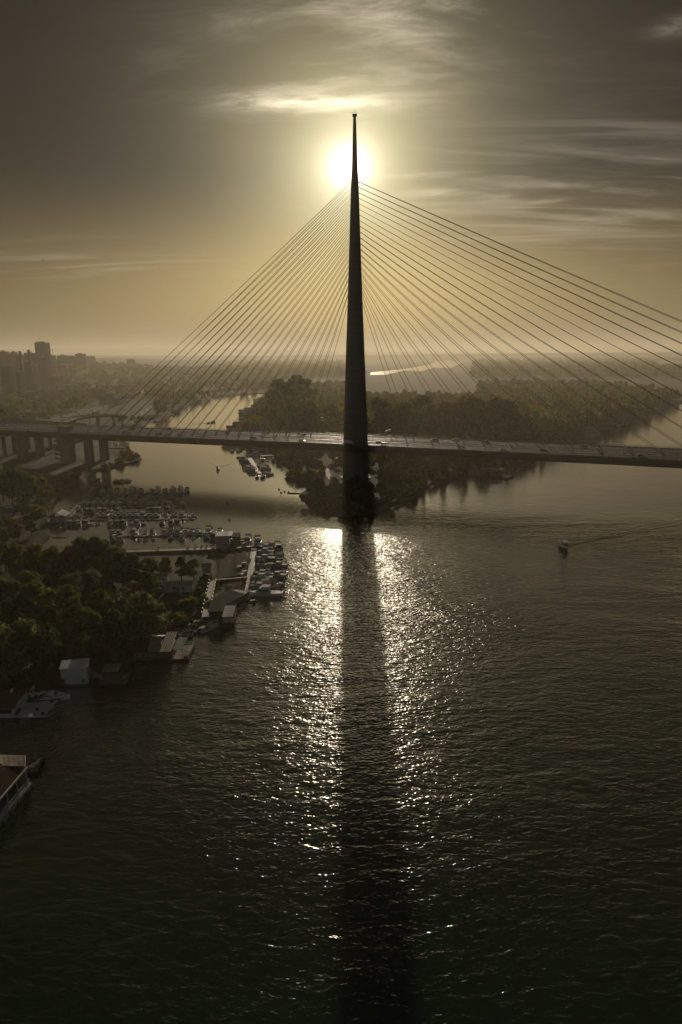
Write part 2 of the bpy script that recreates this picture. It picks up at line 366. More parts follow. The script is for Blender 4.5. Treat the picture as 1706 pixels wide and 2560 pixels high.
land = smooth_line([(-900, 60), (-300, 95)]+wa+wb+[(1400, 3000), (3000, 5200)], 3, .35) + [(45000, 20000), (45000, 45000), (-45000, 45000), (-45000, 200), (-3000, 0)]
def build_land():
    pts = land; n = len(pts); mb = MB()
    area = sum(pts[i][0]*pts[(i+1) % n][1]-pts[(i+1) % n][0]*pts[i][1] for i in range(n))
    sgn = 1 if area > 0 else -1
    top = [(p[0], p[1], GZ) for p in pts]; skirt = []
    for i in range(n):
        a = Vector(pts[i-1]); b = Vector(pts[(i+1) % n]); d = (b-a).normalized(); o = Vector((d.y, -d.x))*sgn
        skirt.append((pts[i][0]+o.x*2.2, pts[i][1]+o.y*2.2, -0.8))
    tris = tessellate_polygon([[Vector(q) for q in top]])
    mb.add(top, [tuple(t) for t in tris])
    mb.add(top+skirt, [(i, (i+1) % n, (i+1) % n+n, i+n) for i in range(n)])
    return mb
def ground_mat():
    m = bpy.data.materials.new('bank_ground'); m.use_nodes = True; t = m.node_tree; t.nodes.clear()
    o = N('ShaderNodeOutputMaterial', t); p = N('ShaderNodeBsdfPrincipled', t); p.inputs['Roughness'].default_value = .95; p.inputs['Specular IOR Level'].default_value = .15
    pos = N('ShaderNodeNewGeometry', t).outputs['Position']
    def nz(sc, d=5):
        q = N('ShaderNodeTexNoise', t); L(pos, q.inputs[0], t); q.inputs['Scale'].default_value = sc; q.inputs['Detail'].default_value = d; return q.outputs[0]
    g = mixc(mrange(nz(.02), .4, .6, tree=t), (.038, .050, .018), (.055, .048, .028), t)
    g = mixc(mrange(nz(.15), .45, .62, tree=t), g, (.065, .056, .036), t)
    g = mixc(mrange(nz(1.2), .4, .7, 0, .6, t), g, (.035, .042, .018), t)
    L(g, p.inputs['Base Color'], t)
    b = N('ShaderNodeBump', t); b.inputs['Distance'].default_value = .35; L(nz(.9, 6), b.inputs['Height'], t); L(b.outputs[0], p.inputs['Normal'], t)
    L(p.outputs[0], o.inputs[0], t); return m
M_GROUND = ground_mat()
ground = build_land().build('ground', M_GROUND, kind='structure')

def sheet(name, poly, z, m, kind='structure', thick=0.0):
    mb = MB(); v = [(p[0], p[1], z) for p in poly]
    mb.add(v, [tuple(q) for q in tessellate_polygon([[Vector(a) for a in v]])])
    return mb.build(name, m, kind=kind)
# the river bending away behind the island, seen as a pale band
far1 = [(926,937),(928,931),(1014,922),(1075,911),(1088,905),(1077,897),(1167,897),(1165,901),(1146,910),(1131,919),(1112,920),(1085,919),(1054,928),(1014,926),(965,937)]
sheet('river_far_reach', [at(x, y, 1.5) for x, y in far1], GZ+.25, M_WATER)
sheet('river_upstream', [at(x, y, 1.5) for x, y in [(1650,917),(1671,911),(1760,911),(1800,918),(1700,921)]], GZ+.25, M_WATER)

def hill(name, x0, x1, y0, y1, nx, ny, fn, m):
    xs = np.linspace(x0, x1, nx); ys = np.linspace(y0, y1, ny); gx, gy = np.meshgrid(xs, ys)
    gz = fn(gx, gy); v = np.stack([gx.ravel(), gy.ravel(), gz.ravel()], 1)
    i = np.arange(ny-1)[:, None]*nx+np.arange(nx-1)[None, :]; i = i.ravel()
    return tag(fast_mesh(name, v, np.stack([i, i+1, i+nx+1, i+nx], 1), m, smooth=True), kind='structure')
def city_h(x, y):
    x = np.asarray(x, float); y = np.asarray(y, float)
    a = 62*np.exp(-(((x+1500)/620)**2))*(1/(1+np.exp(-(y-1250)/140)))
    b = 44*np.exp(-(((x+980)/520)**2))*(1/(1+np.exp(-(y-1750)/150)))
    return np.maximum(a, b)+1.5*np.sin(x/90.)*np.sin(y/130.)-3.0
hill('hill_slope', -3400, 200, 800, 4600, 90, 90, city_h, M_GROUND)
def ridge_f(h0, y0, seed, fall=1500):
    rr = np.random.RandomState(seed); ph = rr.rand(8)*6.28; fr = rr.rand(8)*.0009+.00012
    def f(x, y):
        s = sum(np.sin(x*fr[i]+ph[i])/(1+i*.5) for i in range(8))
        return h0(x)*(1+.06*s)*np.exp(-((y-y0)/fall)**2)-6
    return f
hill('hills_far', -16000, 16000, 11000, 17000, 160, 14, ridge_f(lambda x: 215*(1/(1+np.exp((x+2600)/1800)))+70, 14000, 2), M_GROUND)
hill('hills_middle', -9000, 9000, 6300, 8200, 160, 10, ridge_f(lambda x: 62+18*np.exp(-((x+3200)/1500)**2), 7300, 5, 500), M_GROUND)

# the haze the photo shows: one closed box of even, thin air round camera and scene
hz = MB().box(-47000, 47000, -24000, 56000, -10, 232).build('haze', None, kind='stuff')
hm = bpy.data.materials.new('haze_air'); hm.use_nodes = True; t = hm.node_tree; t.nodes.clear()
o_ = N('ShaderNodeOutputMaterial', t); v_ = N('ShaderNodeVolumePrincipled', t)
v_.inputs['Color'].default_value = (.95, .88, .69, 1); v_.inputs['Density'].default_value = HAZE_D; v_.inputs['Anisotropy'].default_value = HAZE_G
L(v_.outputs[0], o_.inputs['Volume'], t); hz.data.materials.clear(); hz.data.materials.append(hm)

# ------------------------------------------------------------ the cable-stayed bridge
BU = Vector((.928, -.371, 0)).normalized(); BN = Vector((-BU.y, BU.x, 0))     # along the deck (to the right), across it (away)
BP = Vector((9.2, 416, 0)); DZ = 24.0
BM = Matrix(((BU.x, BN.x, 0, BP.x), (BU.y, BN.y, 0, BP.y), (0, 0, 1, 0), (0, 0, 0, 1)))
bridge = empty('cable_stayed_bridge', (0, 0, 0), label='long grey cable-stayed road bridge with one tall needle pylon crossing the whole view', cat='bridge')
# pylon: two legs side by side along our line of sight that grow together into one tapering cone
def pyl_r(z): return np.interp(z, [0, 27, 84, 127, 171, 173, 204], [7.5, 6.75, 5.15, 3.6, 2.12, 1.75, .78])
def leg(side):
    # each leg is half of the round cone, parted by a narrow slot for the tram tracks
    secs = []
    for z in np.linspace(0.4, 100, 26):
        r = pyl_r(z); g = np.interp(z, [0, 30, 98], [2.6, 2.2, .05])
        secs.append([Vector((r*math.cos(math.pi*k/20), side*(g+(r-g)*math.sin(math.pi*k/20)), z)) for k in range(21)])
    return MB().loft(secs, M=BM)
pyl = leg(-1).build('pylon', M_PYLON, bridge, True); leg(1).build('pylon_leg', M_PYLON, bridge, True)
mb = MB(); zs = list(np.linspace(98, 204, 24)); mb.tube([(0, 0, z) for z in zs], [float(pyl_r(z)) for z in zs], 28, M=BM)
top = mb.build('pylon_mast', M_PYLON, bridge, True)
mb = MB(); mb.tube([(0,0,203.6),(0,0,204.5)], [1.3, 1.35], 12, M=BM)
for a in range(5): mb.bar((0,0,204.5), (1.6*math.cos(a*1.26),1.6*math.sin(a*1.26),205.3), .12, M=BM)
mb.build('service_platform', M_DSTEEL, top)
MB().tube([(0,0,204.4),(0,0,207)], [.07,.03], 6, M=BM).build('lightning_rod', M_DSTEEL, top)
mb = MB()
mb.prism([(9.6*math.cos(a/24*math.pi*2), 9.6*math.sin(a/24*math.pi*2)) for a in range(24)], -1, 1.9, BM)
mb.build('pylon_footing', M_CONC, bridge)
# pour joints and streaks in the pylon concrete
t = M_PYLON.node_tree; p_ = next(n for n in t.nodes if n.type == 'BSDF_PRINCIPLED'); src_ = p_.inputs['Base Color'].links[0].from_socket
co_ = N('ShaderNodeTexCoord', t); sp_ = N('ShaderNodeSeparateXYZ', t); L(co_.outputs['Object'], sp_.inputs[0], t)
jf = mth('FRACT', mth('DIVIDE', sp_.outputs[2], 4.4, tree=t), tree=t)
L(mixc(mth('MULTIPLY', mth('LESS_THAN', jf, .07, tree=t), .5, tree=t), src_, (.07, .065, .06), t), p_.inputs['Base Color'], t)
# deck: box girder with thin cantilevered wings, slot in the middle where the legs pass
def prof(z, w=22.4):
    return [(-w, z), (-w, z-1.1), (-w+1.0, z-1.5), (-17, z-3.6), (-14.5, z-4.9), (14.5, z-4.9), (17, z-3.6), (w-1.0, z-1.5), (w, z-1.1), (w, z)]
def camber(t): return DZ + 0.6*math.exp(-(t/150)**2) - 0.00001*max(0, t-100)**2
T0, T1 = -420, 430
mb = MB(); secs = []
for t in np.arange(T0, T1+1, 10.0):
    z = camber(t); secs.append([Vector((t, y, zz)) for y, zz in prof(z)])
mb.loft(secs, M=BM)
deck = mb.build('deck', M_DECKC, bridge)
def strip(name, y0, y1, z0, z1, m, parent, t0=T0, t1=T1, step=10.0):
    mb = MB(); s_ = []
    for t in np.arange(t0, t1+.1, step):
        z = camber(t); s_.append([Vector((t, y0, z+z0)), Vector((t, y1, z+z0)), Vector((t, y1, z+z1)), Vector((t, y0, z+z1))])
    return mb.loft(s_, M=BM).build(name, m, parent)
for y0, y1 in ((-19.6, -8.6), (8.6, 19.6)): strip('carriageway', y0, y1, .006, .05, M_ASPH, deck)
strip('tram_track_bed', -6.0, 6.0, .004, .04, M_DCONC, deck)
for y in (-22.2, 22.0): strip('parapet', y, y+.25, .0, .35, M_DECKC, deck)
def posts(name, y, z1, step, w, m, parent, t0=T0, t1=T1, rails=()):
    mb = MB()
    for t in np.arange(t0, t1, step):
        z = camber(t); mb.box(t-w/2, t+w/2, y-w/2, y+w/2, z+.02, z+z1, BM)
    for rz in rails:
        for t in np.arange(t0, t1, 10.0): mb.bar((t, y, camber(t)+rz), (t+10, y, camber(t+10)+rz), w*.8, M=BM)
    return mb.build(name, m, parent)
for y in (-22.1, 22.1): posts('railing', y, 1.35, 2.5, .09, M_DSTEEL, deck, rails=(.75, 1.05, 1.32))
for y in (-19.82, 19.82, -8.38, 8.42): posts('barrier', y, .8, 4, .16, M_ALU, deck, rails=(.5, .7))
for sg in (-1, 1):
    for y in (19.2, 8.95):
        mb = MB()
        for t in np.arange(T0, T1, 10.0): mb.add([(t, sg*y-.1, camber(t)+.056), (t+10, sg*y-.1, camber(t+10)+.056), (t+10, sg*y+.1, camber(t+10)+.056), (t, sg*y+.1, camber(t)+.056)], [(0,1,2,3)], BM)
        mb.build('edge_line', M_LINE, deck)
    for y in (4.2, 2.75):
        mb = MB()
        for t in np.arange(T0, T1, 10.0): mb.bar((t, sg*y, camber(t)+.1), (t+10, sg*y, camber(t+10)+.1), .09, .12, M=BM)
        mb.build('tram_rail', M_ALU, deck)
    mb = MB().bar((T0, sg*21.3, camber(0)-1.75), (T1, sg*21.3, camber(0)-1.75), .2, .2, M=BM)
    for t in np.arange(T0, T1, 8.0): mb.bar((t, sg*17.3, camber(t)-4.1), (t, sg*21.6, camber(t)-1.2), .3, .3, M=BM)
    mb.build('cantilever_struts', M_DCONC, deck)
# stays: twenty pairs each way
for side, t0, dt_ in ((-1, -33.5, -8.76), (1, 35.0, 15.1)):
    for i in range(20):
        zt = 109.5 + (170.2-109.5)*(i/19)**.88
        for pl in (-1, 1):
            ta = t0+dt_*i; a = Vector((ta, pl*7.4, camber(ta)+.3)); r = float(pyl_r(zt)); b = Vector((side*r*.86, pl*r*.42, zt))
            mid = (a+b)/2; mid.z -= (b-a).length*.0035
            q1 = (a*3+b)/4; q1.z -= (b-a).length*.0026; q3 = (a+b*3)/4; q3.z -= (b-a).length*.0026
            c = MB().tube([a, q1, mid, q3, b], .145 if i > 12 else .13, 6, M=BM).build('stay_cable', M_CABLE, bridge, True)
            d = (b-a).normalized()
            MB().tube([a-d*.3, a+d*3.2], .30, 8, M=BM).build('anchor_sleeve', M_STEEL, c)
# piers of the bridge itself
def pier(name, t, y, w, d, z0, z1, m=M_CONC, head=0):
    mb = MB(); sec = []
    for z, k in ((z0, 1.12), (z0+3, 1.0), (z1-6, .96), (z1, .96+head)):
        a, b = w*k/2, d*k/2; c = min(a, b)*.35
        sec.append([Vector(p+(z,)) for p in ((t-a+c, y-b), (t+a-c, y-b), (t+a, y-b+c), (t+a, y+b-c), (t+a-c, y+b), (t-a+c, y+b), (t-a, y+b-c), (t-a, y-b+c))])
    return mb.loft(sec, M=BM).build(name, m, bridge)
pier('bridge_pier', -200.5, -6.5, 6.2, 5, -1, 19.6); pier('bridge_pier', -200.5, 9, 6.2, 5, -1, 19.6)
for t in (-262, -355): pier('bridge_pier', t, -6, 5, 5, 0, 19.6); pier('bridge_pier', t, 9, 5, 5, 0, 19.6)

# street lamps on the deck
lamp = empty('street_lamp', label='lamp', cat='street lamp')
MB().tube([(0,0,0),(0,0,.8),(0,0,11)], [.16,.13,.08], 8).build('pole', M_STEEL, lamp)
MB().tube([(0,0,11),(0,-.9,11.35),(0,-1.9,11.4)], [.06,.05,.05], 6).build('arm', M_STEEL, lamp)
MB().box(-.18,.18,-2.7,-1.8,11.33,11.5).build('lamp_head', M_STEEL, lamp)
MB().box(-.3,.3,-.3,.3,0,.35).build('base_plate', M_DSTEEL, lamp)
# gantry (sign portal) on the deck
gan = empty('sign_gantry', cat='gantry')
MB().tube([(0,9.2,0),(0,9.2,6.4)], .16, 8).build('post', M_STEEL, gan); MB().tube([(0,20.2,0),(0,20.2,6.4)], .16, 8).build('post', M_STEEL, gan)
mb = MB().bar((0,9.2,6.3),(0,20.2,6.3),.18).bar((0,9.2,5.7),(0,20.2,5.7),.14)
for k in range(9): mb.bar((0,9.2+k*1.22,5.7),(0,9.8+k*1.22,6.3),.07)
mb.build('truss', M_STEEL, gan)
MB().box(-.08,.08,11,13.4,5.2,6.9).build('sign_panel', M_DSTEEL, gan); MB().box(-.08,.08,15.2,17.6,5.2,6.9).build('sign_panel', M_DSTEEL, gan)

# vehicles
def make_car(name, m, L_=4.3, Wd=1.75, H=1.45, van=False):
    c = empty(name, cat='car' if not van else 'van')
    mb = MB(); h = Wd/2
    if van: P = [(-L_/2,.35),(-L_/2,H),(L_/2-1.3,H),(L_/2-.55,1.05),(L_/2,.85),(L_/2,.35)]
    else: P = [(-L_/2,.35),(-L_/2,.85),(-L_/2+.15,.95),(L_/2-1.1,.92),(L_/2-.1,.72),(L_/2,.35)]
    mb.loft([[Vector((x, -h+ (0 if z < 1 else .12), z)) for x, z in P], [Vector((x, h-(0 if z < 1 else .12), z)) for x, z in P]])
    mb.build('body', m, c)
    if not van:
        g = [(-L_/2+.2,.93),(-L_/2+.75,H),(.55,H),(L_/2-1.25,.93)]
        MB().loft([[Vector((x, -h+.12+(0 if z<1 else .14), z)) for x, z in g], [Vector((x, h-.12-(0 if z<1 else .14), z)) for x, z in g]]).build('windows', M_GLASS, c)
        MB().box(-L_/2+.8,.5,-h+.27,h-.27,H-.01,H+.03).build('roof_panel', m, c)
    else:
        MB().box(L_/2-1.95,L_/2-1.2,-h-.01+.06,h+.01-.06,H-.65,H-.2).build('windows', M_GLASS, c)
    for sx in (-1, 1):
        for sy in (-1, 1):
            x = sx*(L_/2-.8)
            MB().tube([(x, sy*(h-.22), .31), (x, sy*h, .31)], .31, 12).build('wheel', M_BLACK, c)
    return c
M_CARW = mat('car_paint_white', (.7,.7,.7), (.68,.68,.68), .18, 1); M_CARS = mat('car_paint_silver', (.4,.41,.42), None, .22, 1, metal=.4)
M_CARB = mat('car_paint_black', (.02,.02,.022), None, .15, 1); M_CARR = mat('car_paint_red', (.35,.03,.02), None, .2, 1); M_CARN = mat('car_paint_blue', (.04,.08,.2), None, .2, 1)
M_TRUCKB = mat('truck_box', (.45,.44,.42), None, .5, .5)
cars = {'white': make_car('car', M_CARW), 'silver': make_car('car', M_CARS), 'black': make_car('car', M_CARB), 'red': make_car('car', M_CARR), 'blue': make_car('car', M_CARN)}
van = make_car('delivery_van', M_CARW, 5.4, 1.95, 2.3, True)
truck = empty('box_truck', cat='truck', label='white box truck driving on the curved ramp beyond the left end of the bridge')
MB().box(-5,2.6,-1.2,1.2,1.0,3.9).build('cargo_box', M_TRUCKB, truck)
mb = MB().loft([[Vector((x, s*1.15, z)) for x, z in ((2.75,.6),(2.75,2.9),(4.2,2.9),(4.7,1.8),(4.75,.6))] for s in (-1, 1)]); mb.build('cab', M_CARW, truck)
MB().box(4.05,4.62,-1,1,1.85,2.6).build('windscreen', M_GLASS, truck); MB().box(-5,2.7,-.5,.5,.6,.95).build('chassis', M_DSTEEL, truck)
for x in (-4.2,-3.1,3.4):
    for s in (-1,1): MB().tube([(x,s*.85,.5),(x,s*1.18,.5)],.5,12).build('wheel',M_BLACK,truck)
index_kids(); used = set()
def on_deck(t, y): v = BM @ Vector((t, y, camber(t)+.052)); return v
# deck traffic: (t, lateral, kind, facing)
traffic = [(-192,-14,'white'),(-164,-11,'silver'),(-157,-14.5,'white'),(-136,-11,'black'),(-126,-15,'silver'),(-119,-11,'white'),(-62,-14,'black'),(-98,14,'silver'),(-41,12,'blue'),(-28,-17,'white'),(2,-17.5,'van'),(19,-11,'black'),(24,-17,'silver'),(46,12,'red'),(68,-13,'silver'),(76,14,'black'),(92,-17,'white'),(131,11,'black'),(-70,17,'white'),(-12,14,'silver'),(58,17,'white'),(-176,12,'red'),(-148,17,'blue'),(112,-11,'blue'),(160,-15,'black')]
al = math.atan2(BU.y, BU.x); ci = {}
for i, (t, y, k) in enumerate(traffic):
    p = on_deck(t, y); far = y > 0
    o = place(van if k == 'van' else cars[k], used, p.x, p.y, p.z, al+(math.pi if far else 0))
    ci[k, far] = ci.get((k, far), 0)+1
    wh = 'right' if t > 0 else 'left'
    tag(o, label=f'{k if k!="van" else "white"} {"van" if k=="van" else "car"} on the {"far" if far else "near"} bridge lanes, {abs(int(t))} metres {wh} of pylon', group='vehicles crossing the cable-stayed bridge')
li = 0
for t, y in [(-150,21),(-125,21),(-101,21),(-79,21),(-30,21),(19,21),(97,21),(108,21),(128,21),(146,21),(-175,21),(-200,21),(-222,21),(-250,21),(62,21),(-55,21)]:
    p = on_deck(t, y); o = place(lamp, used, p.x, p.y, p.z, al+ (0 if y > 0 else math.pi), label=f'{ORD[li]} tall street lamp placed along the far railing of the bridge deck', group='street lamps on the bridge'); li += 1
for t, s, lb in ((-112, 1, 'sign gantry over the far lanes left of the pylon, in front of the pale bay'), (16, .8, 'sign gantry over the far lanes just right of the pylon')):
    p = on_deck(t, 0); place(gan, used, p.x, p.y, p.z, al, (1, 1, s), label=lb, group='sign gantries on the bridge')

# ------------------------------------------------------------ trees
def leafmat(name, c1, c2, tr):
    return mat(name, c1, c2, .75, .45, 3, spec=.25, trans=(.58, tr), lo=.4, hi=.6)
M_LEAF = [leafmat('leaves_olive', (0.164,0.184,0.059), (.066,.080,.027), (1.6,1.4,.5)),
          leafmat('leaves_green', (0.106,0.156,0.052), (.048,.070,.026), (1.3,1.5,.5)),
          leafmat('leaves_silver', (0.187,0.196,0.109), (.08,.088,.048), (1.3,1.25,.7)),
          leafmat('leaves_autumn', (.21,.145,.045), (.13,.10,.036), (1.35,1.15,.5)),
          leafmat('leaves_yellowing', (0.242,0.227,0.05), (.10,.10,.028), (1.6,1.4,.4)),
          leafmat('leaves_brown', (.13,.105,.050), (.095,.078,.038), (1.25,1.15,.6))]
def crown_arrays(seed, Hc, Rc, z0, nblob, nleaf, leaf, shape='round'):
    """leaf quads gathered in clumps spread through the crown's volume"""
    r = np.random.RandomState(seed); C = []; RR = []
    for i in range(nblob):
        a = r.rand()*6.283; h = r.rand()**.8
        if shape == 'round': prof_ = math.sin(math.pi*min(.12+.86*h, .98))**.6
        elif shape == 'tall': prof_ = (math.sin(math.pi*min(.1+.85*h, .97))**.8)*.75
        elif shape == 'willow': prof_ = (1-h*.75)**.6
        else: prof_ = math.sin(math.pi*(.15+.8*h))**.5
        d = Rc*prof_*(r.rand()**.45)*.85
        C.append((d*math.cos(a), d*math.sin(a), z0+Hc*(.12+.80*h))); RR.append(Rc*(.22+.24*r.rand())*(1.15-.35*h))
    C = np.array(C); RR = np.array(RR); w_ = RR**2; w_ /= w_.sum()
    idx = r.choice(nblob, nleaf, p=w_)
    dv = r.randn(nleaf, 3); dv /= np.linalg.norm(dv, axis=1)[:, None]; dv[:, 2] = np.where(dv[:, 2] < -.3, -dv[:, 2]*.5, dv[:, 2])
    rad = RR[idx]*(.55+.5*r.rand(nleaf)**.6)
    P = C[idx]+dv*rad[:, None]*np.array([1, 1, .85])
    nrm = dv+r.randn(nleaf, 3)*.55; nrm /= np.linalg.norm(nrm, axis=1)[:, None]
    t = np.cross(nrm, r.randn(nleaf, 3)); t /= np.linalg.norm(t, axis=1)[:, None]; b = np.cross(nrm, t)
    s = leaf*(.6+.8*r.rand(nleaf))[:, None]
    V = np.stack([P-t*s*.55-b*s, P+t*s*.4-b*s*.7, P+t*s*.6+b*s*.8, P-t*s*.35+b*s], 1).reshape(-1, 3)
    return V, C
def make_tree(name, seed, H, Rc, z0, nblob, nleaf, leaf, shape='round', lm=0, trunks=1):
    r = random.Random(seed); t = empty(name, cat='tree')
    V, C = crown_arrays(seed, H-z0, Rc, z0, nblob, nleaf, leaf, shape)
    Q = np.arange(len(V)).reshape(-1, 4)
    fast_mesh('crown', V, Q, M_LEAF[lm], t)
    mb = MB()
    for k in range(trunks):
        lx, ly = r.uniform(-.25, .25)*Rc*(trunks > 1), r.uniform(-.25, .25)*Rc*(trunks > 1)
        mb.tube([(lx*.2, ly*.2, -.4), (lx*.5, ly*.5, H*.2), (lx*.9+r.uniform(-.3,.3), ly*.9, H*.45), (lx*1.3, ly*1.3, H*.75)], [H*.026, H*.020, H*.014, H*.006], 7)
    for i in range(0, len(C), max(1, len(C)//9)):
        c = C[i]; b = (0, 0, H*(.15+.2*r.random())); mb.tube([b, (c[0]*.5, c[1]*.5, (b[2]+c[2])/2+.4), tuple(c)], [H*.010, H*.006, H*.003], 5)
    mb.build('trunk', M_BARK, t, True); return t
# prototypes: full leafy crowns for the near wood, coarser ones for the island
near_p = [make_tree('broadleaf_tree', 11, 13, 5.4, 2.0, 26, 5200, .30, 'round', 0, 2), make_tree('broadleaf_tree', 12, 15, 5.0, 2.5, 28, 5200, .30, 'tall', 1, 1),
          make_tree('willow_tree', 13, 12, 6.2, 1.2, 30, 5600, .28, 'round', 2, 3), make_tree('broadleaf_tree', 14, 10, 5.0, 1.0, 22, 4200, .30, 'round', 4, 2)]
mid_p = [make_tree('broadleaf_tree', 21, 15, 6.0, 2.0, 20, 1700, .58, 'round', 1), make_tree('poplar_tree', 22, 19, 4.6, 2.0, 20, 1500, .58, 'tall', 0),
         make_tree('broadleaf_tree', 23, 14, 6.8, 1.5, 20, 1800, .60, 'round', 5), make_tree('broadleaf_tree', 24, 15, 7.2, 2.0, 22, 2000, .60, 'round', 3),
         make_tree('broadleaf_tree', 25, 12, 5.6, 1.0, 16, 1500, .58, 'round', 4)]
bush_p = [make_tree('shrub', 31, 3.0, 2.2, .1, 9, 700, .26, 'round', 1), make_tree('shrub', 32, 2.4, 2.6, .0, 9, 700, .26, 'round', 4)]
for b_ in bush_p: b_['category'] = 'shrub'
index_kids()
TRND = random.Random(77)
def tree_at(proto, px, py, top=None, sc=None, z=GZ, **kw):
    """px,py: foot of the tree on the photo; top: photo y of its top (sets its height)"""
    x, y = at(px, py, z)
    if top is not None:
        F_ = 24/36*2560; d = FW*F_ + RT2*(px-853) + UP2*(1280-top); zt = CAM_H+d.z*y/d.y
        sc = max(.3, (zt-z)/PH[proto.name])
    return place(proto, used, x, y, z-.1, TRND.uniform(0, 6.28), sc, **kw)
PH = {}
for p_, h_ in list(zip(near_p, (13, 15, 12, 10)))+list(zip(mid_p, (15, 19, 14, 15, 12)))+list(zip(bush_p, (3, 2.4))): PH[p_.name] = h_
# the near left wood: (x, foot y, top y, kind, words)
NEAR = [(20,1700,1552,2,'silvery willow at the left edge, above the red-roofed raft'),(75,1680,1548,2,'pale willow between the left edge and the white speedboat'),(130,1668,1560,1,'dark tree behind the white floating hut, left of it'),
 (110,1600,1455,0,'broad olive tree with sunlit crown in the middle of the near wood'),(175,1640,1565,3,'small yellow-green tree catching the sun low in the wood'),(170,1575,1465,0,'olive tree just right of the broad sunlit crown'),
 (240,1650,1532,1,'dark rounded tree behind the floating hut on the right'),(290,1640,1525,1,'dark tree above the railing walkway'),(345,1612,1480,2,'big round grey-green tree on the right corner of the wood'),
 (375,1598,1495,0,'sunlit right-hand tree beside the small inlet'),(255,1560,1475,0,'olive tree in the second rank behind the railing'),(300,1545,1478,2,'low grey tree left of the big round corner tree'),
 (40,1620,1500,1,'dark green tree in the left part of the wood'),(15,1560,1440,0,'brownish tree at the left edge halfway up the wood'),(75,1545,1425,5,'brownish open tree left of the broad sunlit crown'),(60,1480,1362,0,'tall olive tree by the head of the basin, leftmost of the back rank'),
 (100,1470,1360,4,'yellow-green tree standing at the basin shore'),(150,1480,1368,0,'olive tree in the back rank under the still water'),(185,1470,1362,0,'brown-green tree in the back rank'),(215,1475,1346,1,'tall leafy tree reaching up to the water of the basin'),
 (250,1472,1345,1,'tall thin-limbed tree in the back rank beside the quay'),(275,1465,1352,0,'light tree at the end of the back rank'),(200,1540,1430,2,'pale grove tree in the middle of the wood'),(230,1520,1424,2,'grey-green tree behind the parked caravan'),
 (310,1480,1380,1,'large dark round tree on the grass by the quay wall'),(340,1478,1385,1,'dark round tree left of the white mobile home'),(372,1470,1392,0,'olive tree behind the white mobile home'),(455,1455,1392,1,'dark bushy tree between mobile home and wooden kiosk'),(485,1450,1398,0,'small dark tree beside the wooden kiosk'),
 (415,1440,1392,4,'sunlit green bushy tree on the grass behind the mobile home'),(130,1530,1440,1,'dark hollow-crowned tree in the middle of the wood'),(30,1440,1372,5,'brown tree at the left edge below the distant quay'),(140,1615,1530,1,'shadowy tree under the broad sunlit crown'),(65,1590,1515,4,'small tree with yellow top at the left'),(205,1605,1510,0,'shaded tree in the heart of the wood'),(310,1590,1515,1,'shaded tree in front of the round corner tree')]
for (px, fy, ty, k, words) in NEAR:
    pr_ = near_p[{0:0,1:1,2:2,3:3,4:3,5:0}[k]]
    tree_at(pr_, px, fy, ty, label=words, group='trees of the near wood on the left bank')
for i in range(46):
    px = TRND.uniform(-60, 400); fy = TRND.uniform(1420, 1700)
    if px > 250+ (1700-fy)*.75 or px > 300 and fy < 1470: continue
    tree_at(near_p[TRND.randrange(4)], px, fy, None, TRND.uniform(.45, .8), label='lower tree filling a gap inside the near wood on the left bank', group='lower trees inside the near wood')
# trees on the left bank above the basin
LB = [(10,1255,1180,1),(32,1262,1176,0),(52,1258,1170,0),(75,1262,1182,1),(95,1250,1188,4),(20,1245,1195,4),(60,1300,1240,0),(25,1330,1290,4),(80,1340,1300,0),(45,1355,1310,5),(8,1365,1318,1),(100,1278,1250,1),(-12,1240,1150,1),(12,1080,1010,1),(30,1075,1025,0),(-10,1085,1000,1),(45,1082,1040,1)]
for i, (px, fy, ty, k) in enumerate(LB):
    tree_at(mid_p[{0:0,1:0,4:4,5:2}[k]], px, fy, ty, label=f'{ORD[i]} tree of the clump on the left bank by the stilt house and the ramp', group='trees on the left bank beside the basin')
# shrubs and reeds along the shores
def bank_shrubs(line, n, words, grp, off=2.5, s=(.7, 1.6)):
    pts = [at(*q) for q in line]; 
    for i in range(n):
        k = TRND.uniform(0, len(pts)-1.001); a = int(k); f = k-a
        x = pts[a][0]*(1-f)+pts[a+1][0]*f; y = pts[a][1]*(1-f)+pts[a+1][1]*f
        dx, dy = pts[a+1][0]-pts[a][0], pts[a+1][1]-pts[a][1]; l = math.hypot(dx, dy) or 1
        o = TRND.uniform(.5, off*2); place(bush_p[TRND.randrange(2)], used, x+dy/l*-o*SIDE, y+dx/l*o*SIDE, GZ-.5, TRND.uniform(0, 6.3), TRND.uniform(*s), label=words, group=grp)
SIDE = 1
bank_shrubs(SHORE_A[1:12], 40, 'dark shrub at the waterline of the near left bank', 'shrubs along the near left bank', 2.5, (.5, 1.1))
bank_shrubs(SHORE_A[26:36], 40, 'dark shrub on the muddy shore round the head of the basin', 'shrubs along the basin shore', 3.5, (.8, 1.8))
bank_shrubs(SHORE_B[5:30], 70, 'dark shrub overhanging the water round the tip of the island', 'shrubs round the island tip', 3.5, (.9, 2.2))
# island: individuals in front, far wood as one mass
def inside(poly, x, y):
    c = False; n = len(poly)
    for i in range(n):
        x1, y1 = poly[i]; x2, y2 = poly[i-1]
        if (y1 > y) != (y2 > y) and x < (x2-x1)*(y-y1)/(y2-y1)+x1: c = not c
    return c
isl_px = [(640,1062),(662,1040),(676,1005),(700,975),(760,965),(900,940),(1100,935),(1300,930),(1500,930),(1700,950),(1706,1000),(1640,1022),(1560,1055),(1500,1072),(1440,1090),(1330,1145),(1250,1168),(1150,1185),(1070,1208),(1000,1245),(975,1258),(930,1262),(940,1200),(950,1150),(930,1130),(860,1125),(780,1120),(690,1115),(640,1105),(610,1090)]
isl = [at(*q, GZ) for q in isl_px]
TREES = []
